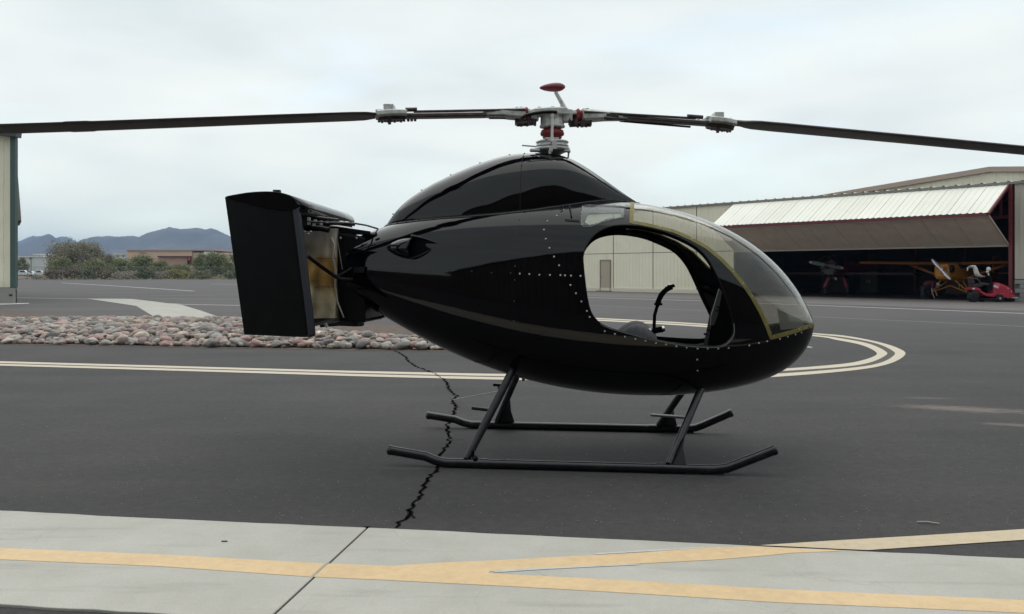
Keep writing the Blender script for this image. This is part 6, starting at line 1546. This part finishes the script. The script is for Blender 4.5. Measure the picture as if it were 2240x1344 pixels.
# ------------------------------------------------------------------ parked vehicles
def vehicle(name, lab, px, py, Y, length, height, col, pickup=True, yaw=0.0):
    c = dp(px, py, Y); t = thing(name, (c.x, Y, 0), lab, 'truck' if pickup else 'car', 'vehicles parked beyond the fence', rotz=yaw); M = Matrix.Translation((c.x, Y, 0)) @ Matrix.Rotation(yaw, 4, 'Z')
    L_, H_ = length, height
    pf = [(-.5, .28), (-.5, .55), (-.46, .60), (-.14, .60), (-.08, .97), (.14, 1.0), (.24, .64), (.46, .58), (.5, .45), (.5, .25)] if pickup else [(-.5, .28), (-.49, .58), (-.34, .64), (-.22, .95), (.10, 1.0), (.28, .66), (.46, .58), (.5, .42), (.5, .25)]
    b = B(); b.prism([M @ Vector((x*L_, -.85, z*H_)) for x, z in pf], M.to_3x3() @ Vector((0, 1.7, 0))); b.obj('body', mat('car_'+name+str(int(px)), col, .3, coat=.3), t, bevel=.06)
    wn = [(-.07, .66), (-.05, .90), (.12, .93), (.19, .66)] if pickup else [(-.28, .67), (-.19, .90), (.09, .94), (.22, .67)]
    b = B(); b.prism([M @ Vector((x*L_, -.87, z*H_)) for x, z in wn], M.to_3x3() @ Vector((0, 1.74, 0))); b.obj('window', mat('car_glass', (.02, .025, .03), .1), t)
    for x in (-.32, .32):
        for y in (-.75, .75):
            b = B(); b.lathe(M @ Vector((x*L_, y, .34)), [(.15, -.12), (.33, -.11), (.34, 0), (.33, .11), (.15, .12)], M.to_3x3() @ Vector((0, 1, 0)), 14); w = b.obj('wheel', black_dull, t)
            b = B(); b.lathe(M @ Vector((x*L_, y, .34)), [(.17, -.125), (.17, .125)], M.to_3x3() @ Vector((0, 1, 0)), 10); b.obj('rim', alu, w)
vehicle('pickup_truck', 'white pickup truck nearest the green corner trim of the left building', 48, 602, 235, 5.4, 1.75, (.62, .63, .64), True, .25)
vehicle('parked_car', 'white car between the two white pickup trucks', 66, 602, 262, 4.6, 1.5, (.55, .56, .57), False, .1)
vehicle('pickup_truck', 'white pickup truck furthest right, beside the dark brown bush', 84, 602, 240, 5.4, 1.7, (.6, .6, .6), True, .2)
vehicle('parked_car', 'silver car behind the fence by the tail vane edge', 483, 603, 195, 4.4, 1.4, (.35, .37, .39), False, 0)
vehicle('parked_car', 'small white vehicle glimpsed under the large mesquite tree', 135, 590, 260, 4.2, 1.6, (.6, .6, .6), False, 0)
# ------------------------------------------------------------------ mountains
def ridge(name, pix, Y, depth, m, rough, seed):
    b = B(); xs = np.arange(pix[0][0], pix[-1][0], 2.0); nz = 26; vs = []
    off = Vector((seed*7.3, seed*3.1, 0))
    for j in range(nz+1):
        g = j/nz  # 0 foot, .62 ridge, 1 back foot
        yy = Y-depth+depth*1.6*g
        for x in xs:
            top = np.interp(x, [p[0] for p in pix], [p[1] for p in pix]); zt = CH+(HZ-top)/FO*Y; X = (x-1120)/FO*Y
            e = (g/.625) if g < .625 else max(0, (1-g)/.375); e = e**1.15
            nn = noise.fractal(Vector((X*.0022, yy*.0022, 0))+off, 1.0, 2.1, 6)*rough*math.sin(PI*min(1, e))**.7
            gul = abs(noise.noise(Vector((X*.006, yy*.0016, 3))+off))*rough*1.4*math.sin(PI*min(1, e*.98))
            z = zt*e+nn-gul if g != .625 else zt
            k = 1.0 if j == round(nz*.625) else 0
            vs.append((X*(yy/Y), yy, max(-5, z) if not k else zt+noise.noise(Vector((X*.02, 0, seed)))*rough*.12+noise.noise(Vector((X*.07, 4, seed)))*rough*.10))
    n = len(xs); b.add(vs, [(j*n+i, j*n+i+1, (j+1)*n+i+1, (j+1)*n+i) for j in range(nz) for i in range(n-1)], True); o = b.obj(name, m, kind='structure')
rock_m = mat('mountain_rock', (.065, .052, .046), .95, var=.5, vscale=.006, detail=8, dirt=(.035, .034, .022), dscale=.01)
ridge('mountain_range', [(-300, 566), (-60, 562), (36, 538), (45, 536), (60, 529), (78, 523), (95, 516), (107, 513), (118, 518), (130, 526), (150, 534), (165, 531), (185, 523), (207, 518), (222, 518.5), (240, 517), (262, 518), (285, 518), (305, 518.5), (318, 512), (330, 508), (350, 503), (365, 499), (375, 498.5), (392, 502), (410, 500.5), (430, 499.5), (450, 503), (464, 500), (478, 506), (492, 512), (503, 518), (520, 523), (560, 526), (640, 534), (720, 530), (800, 540), (900, 548), (1000, 556), (1100, 566), (1300, 585)], 3200, 1300, rock_m, 26, 1)
ridge('distant_mountain_range', [(-300, 540), (20, 533), (50, 526), (60, 521), (72, 516), (80, 517.5), (88, 517), (100, 522), (112, 526), (125, 521), (135, 517), (143, 517), (152, 521), (165, 528), (200, 536), (320, 546)], 4600, 1200, rock_m, 30, 2)
# ------------------------------------------------------------------ air
b = B(); b.box((0, 2600, 102), (12000, 8000, 208))
hz = b.obj('haze', None, kind='stuff', label='thin blue air between the pavement and the mountains', cat='haze')
hm = bpy.data.materials.new('haze_air'); hm.use_nodes = True; t = hm.node_tree; t.nodes.clear(); o_ = N(t, 'ShaderNodeOutputMaterial'); v_ = N(t, 'ShaderNodeVolumePrincipled')
v_.inputs['Color'].default_value = (.42, .63, .95, 1); v_.inputs['Density'].default_value = .00017; v_.inputs['Anisotropy'].default_value = .1; t.links.new(v_.outputs[0], o_.inputs['Volume']); hz.data.materials.append(hm)
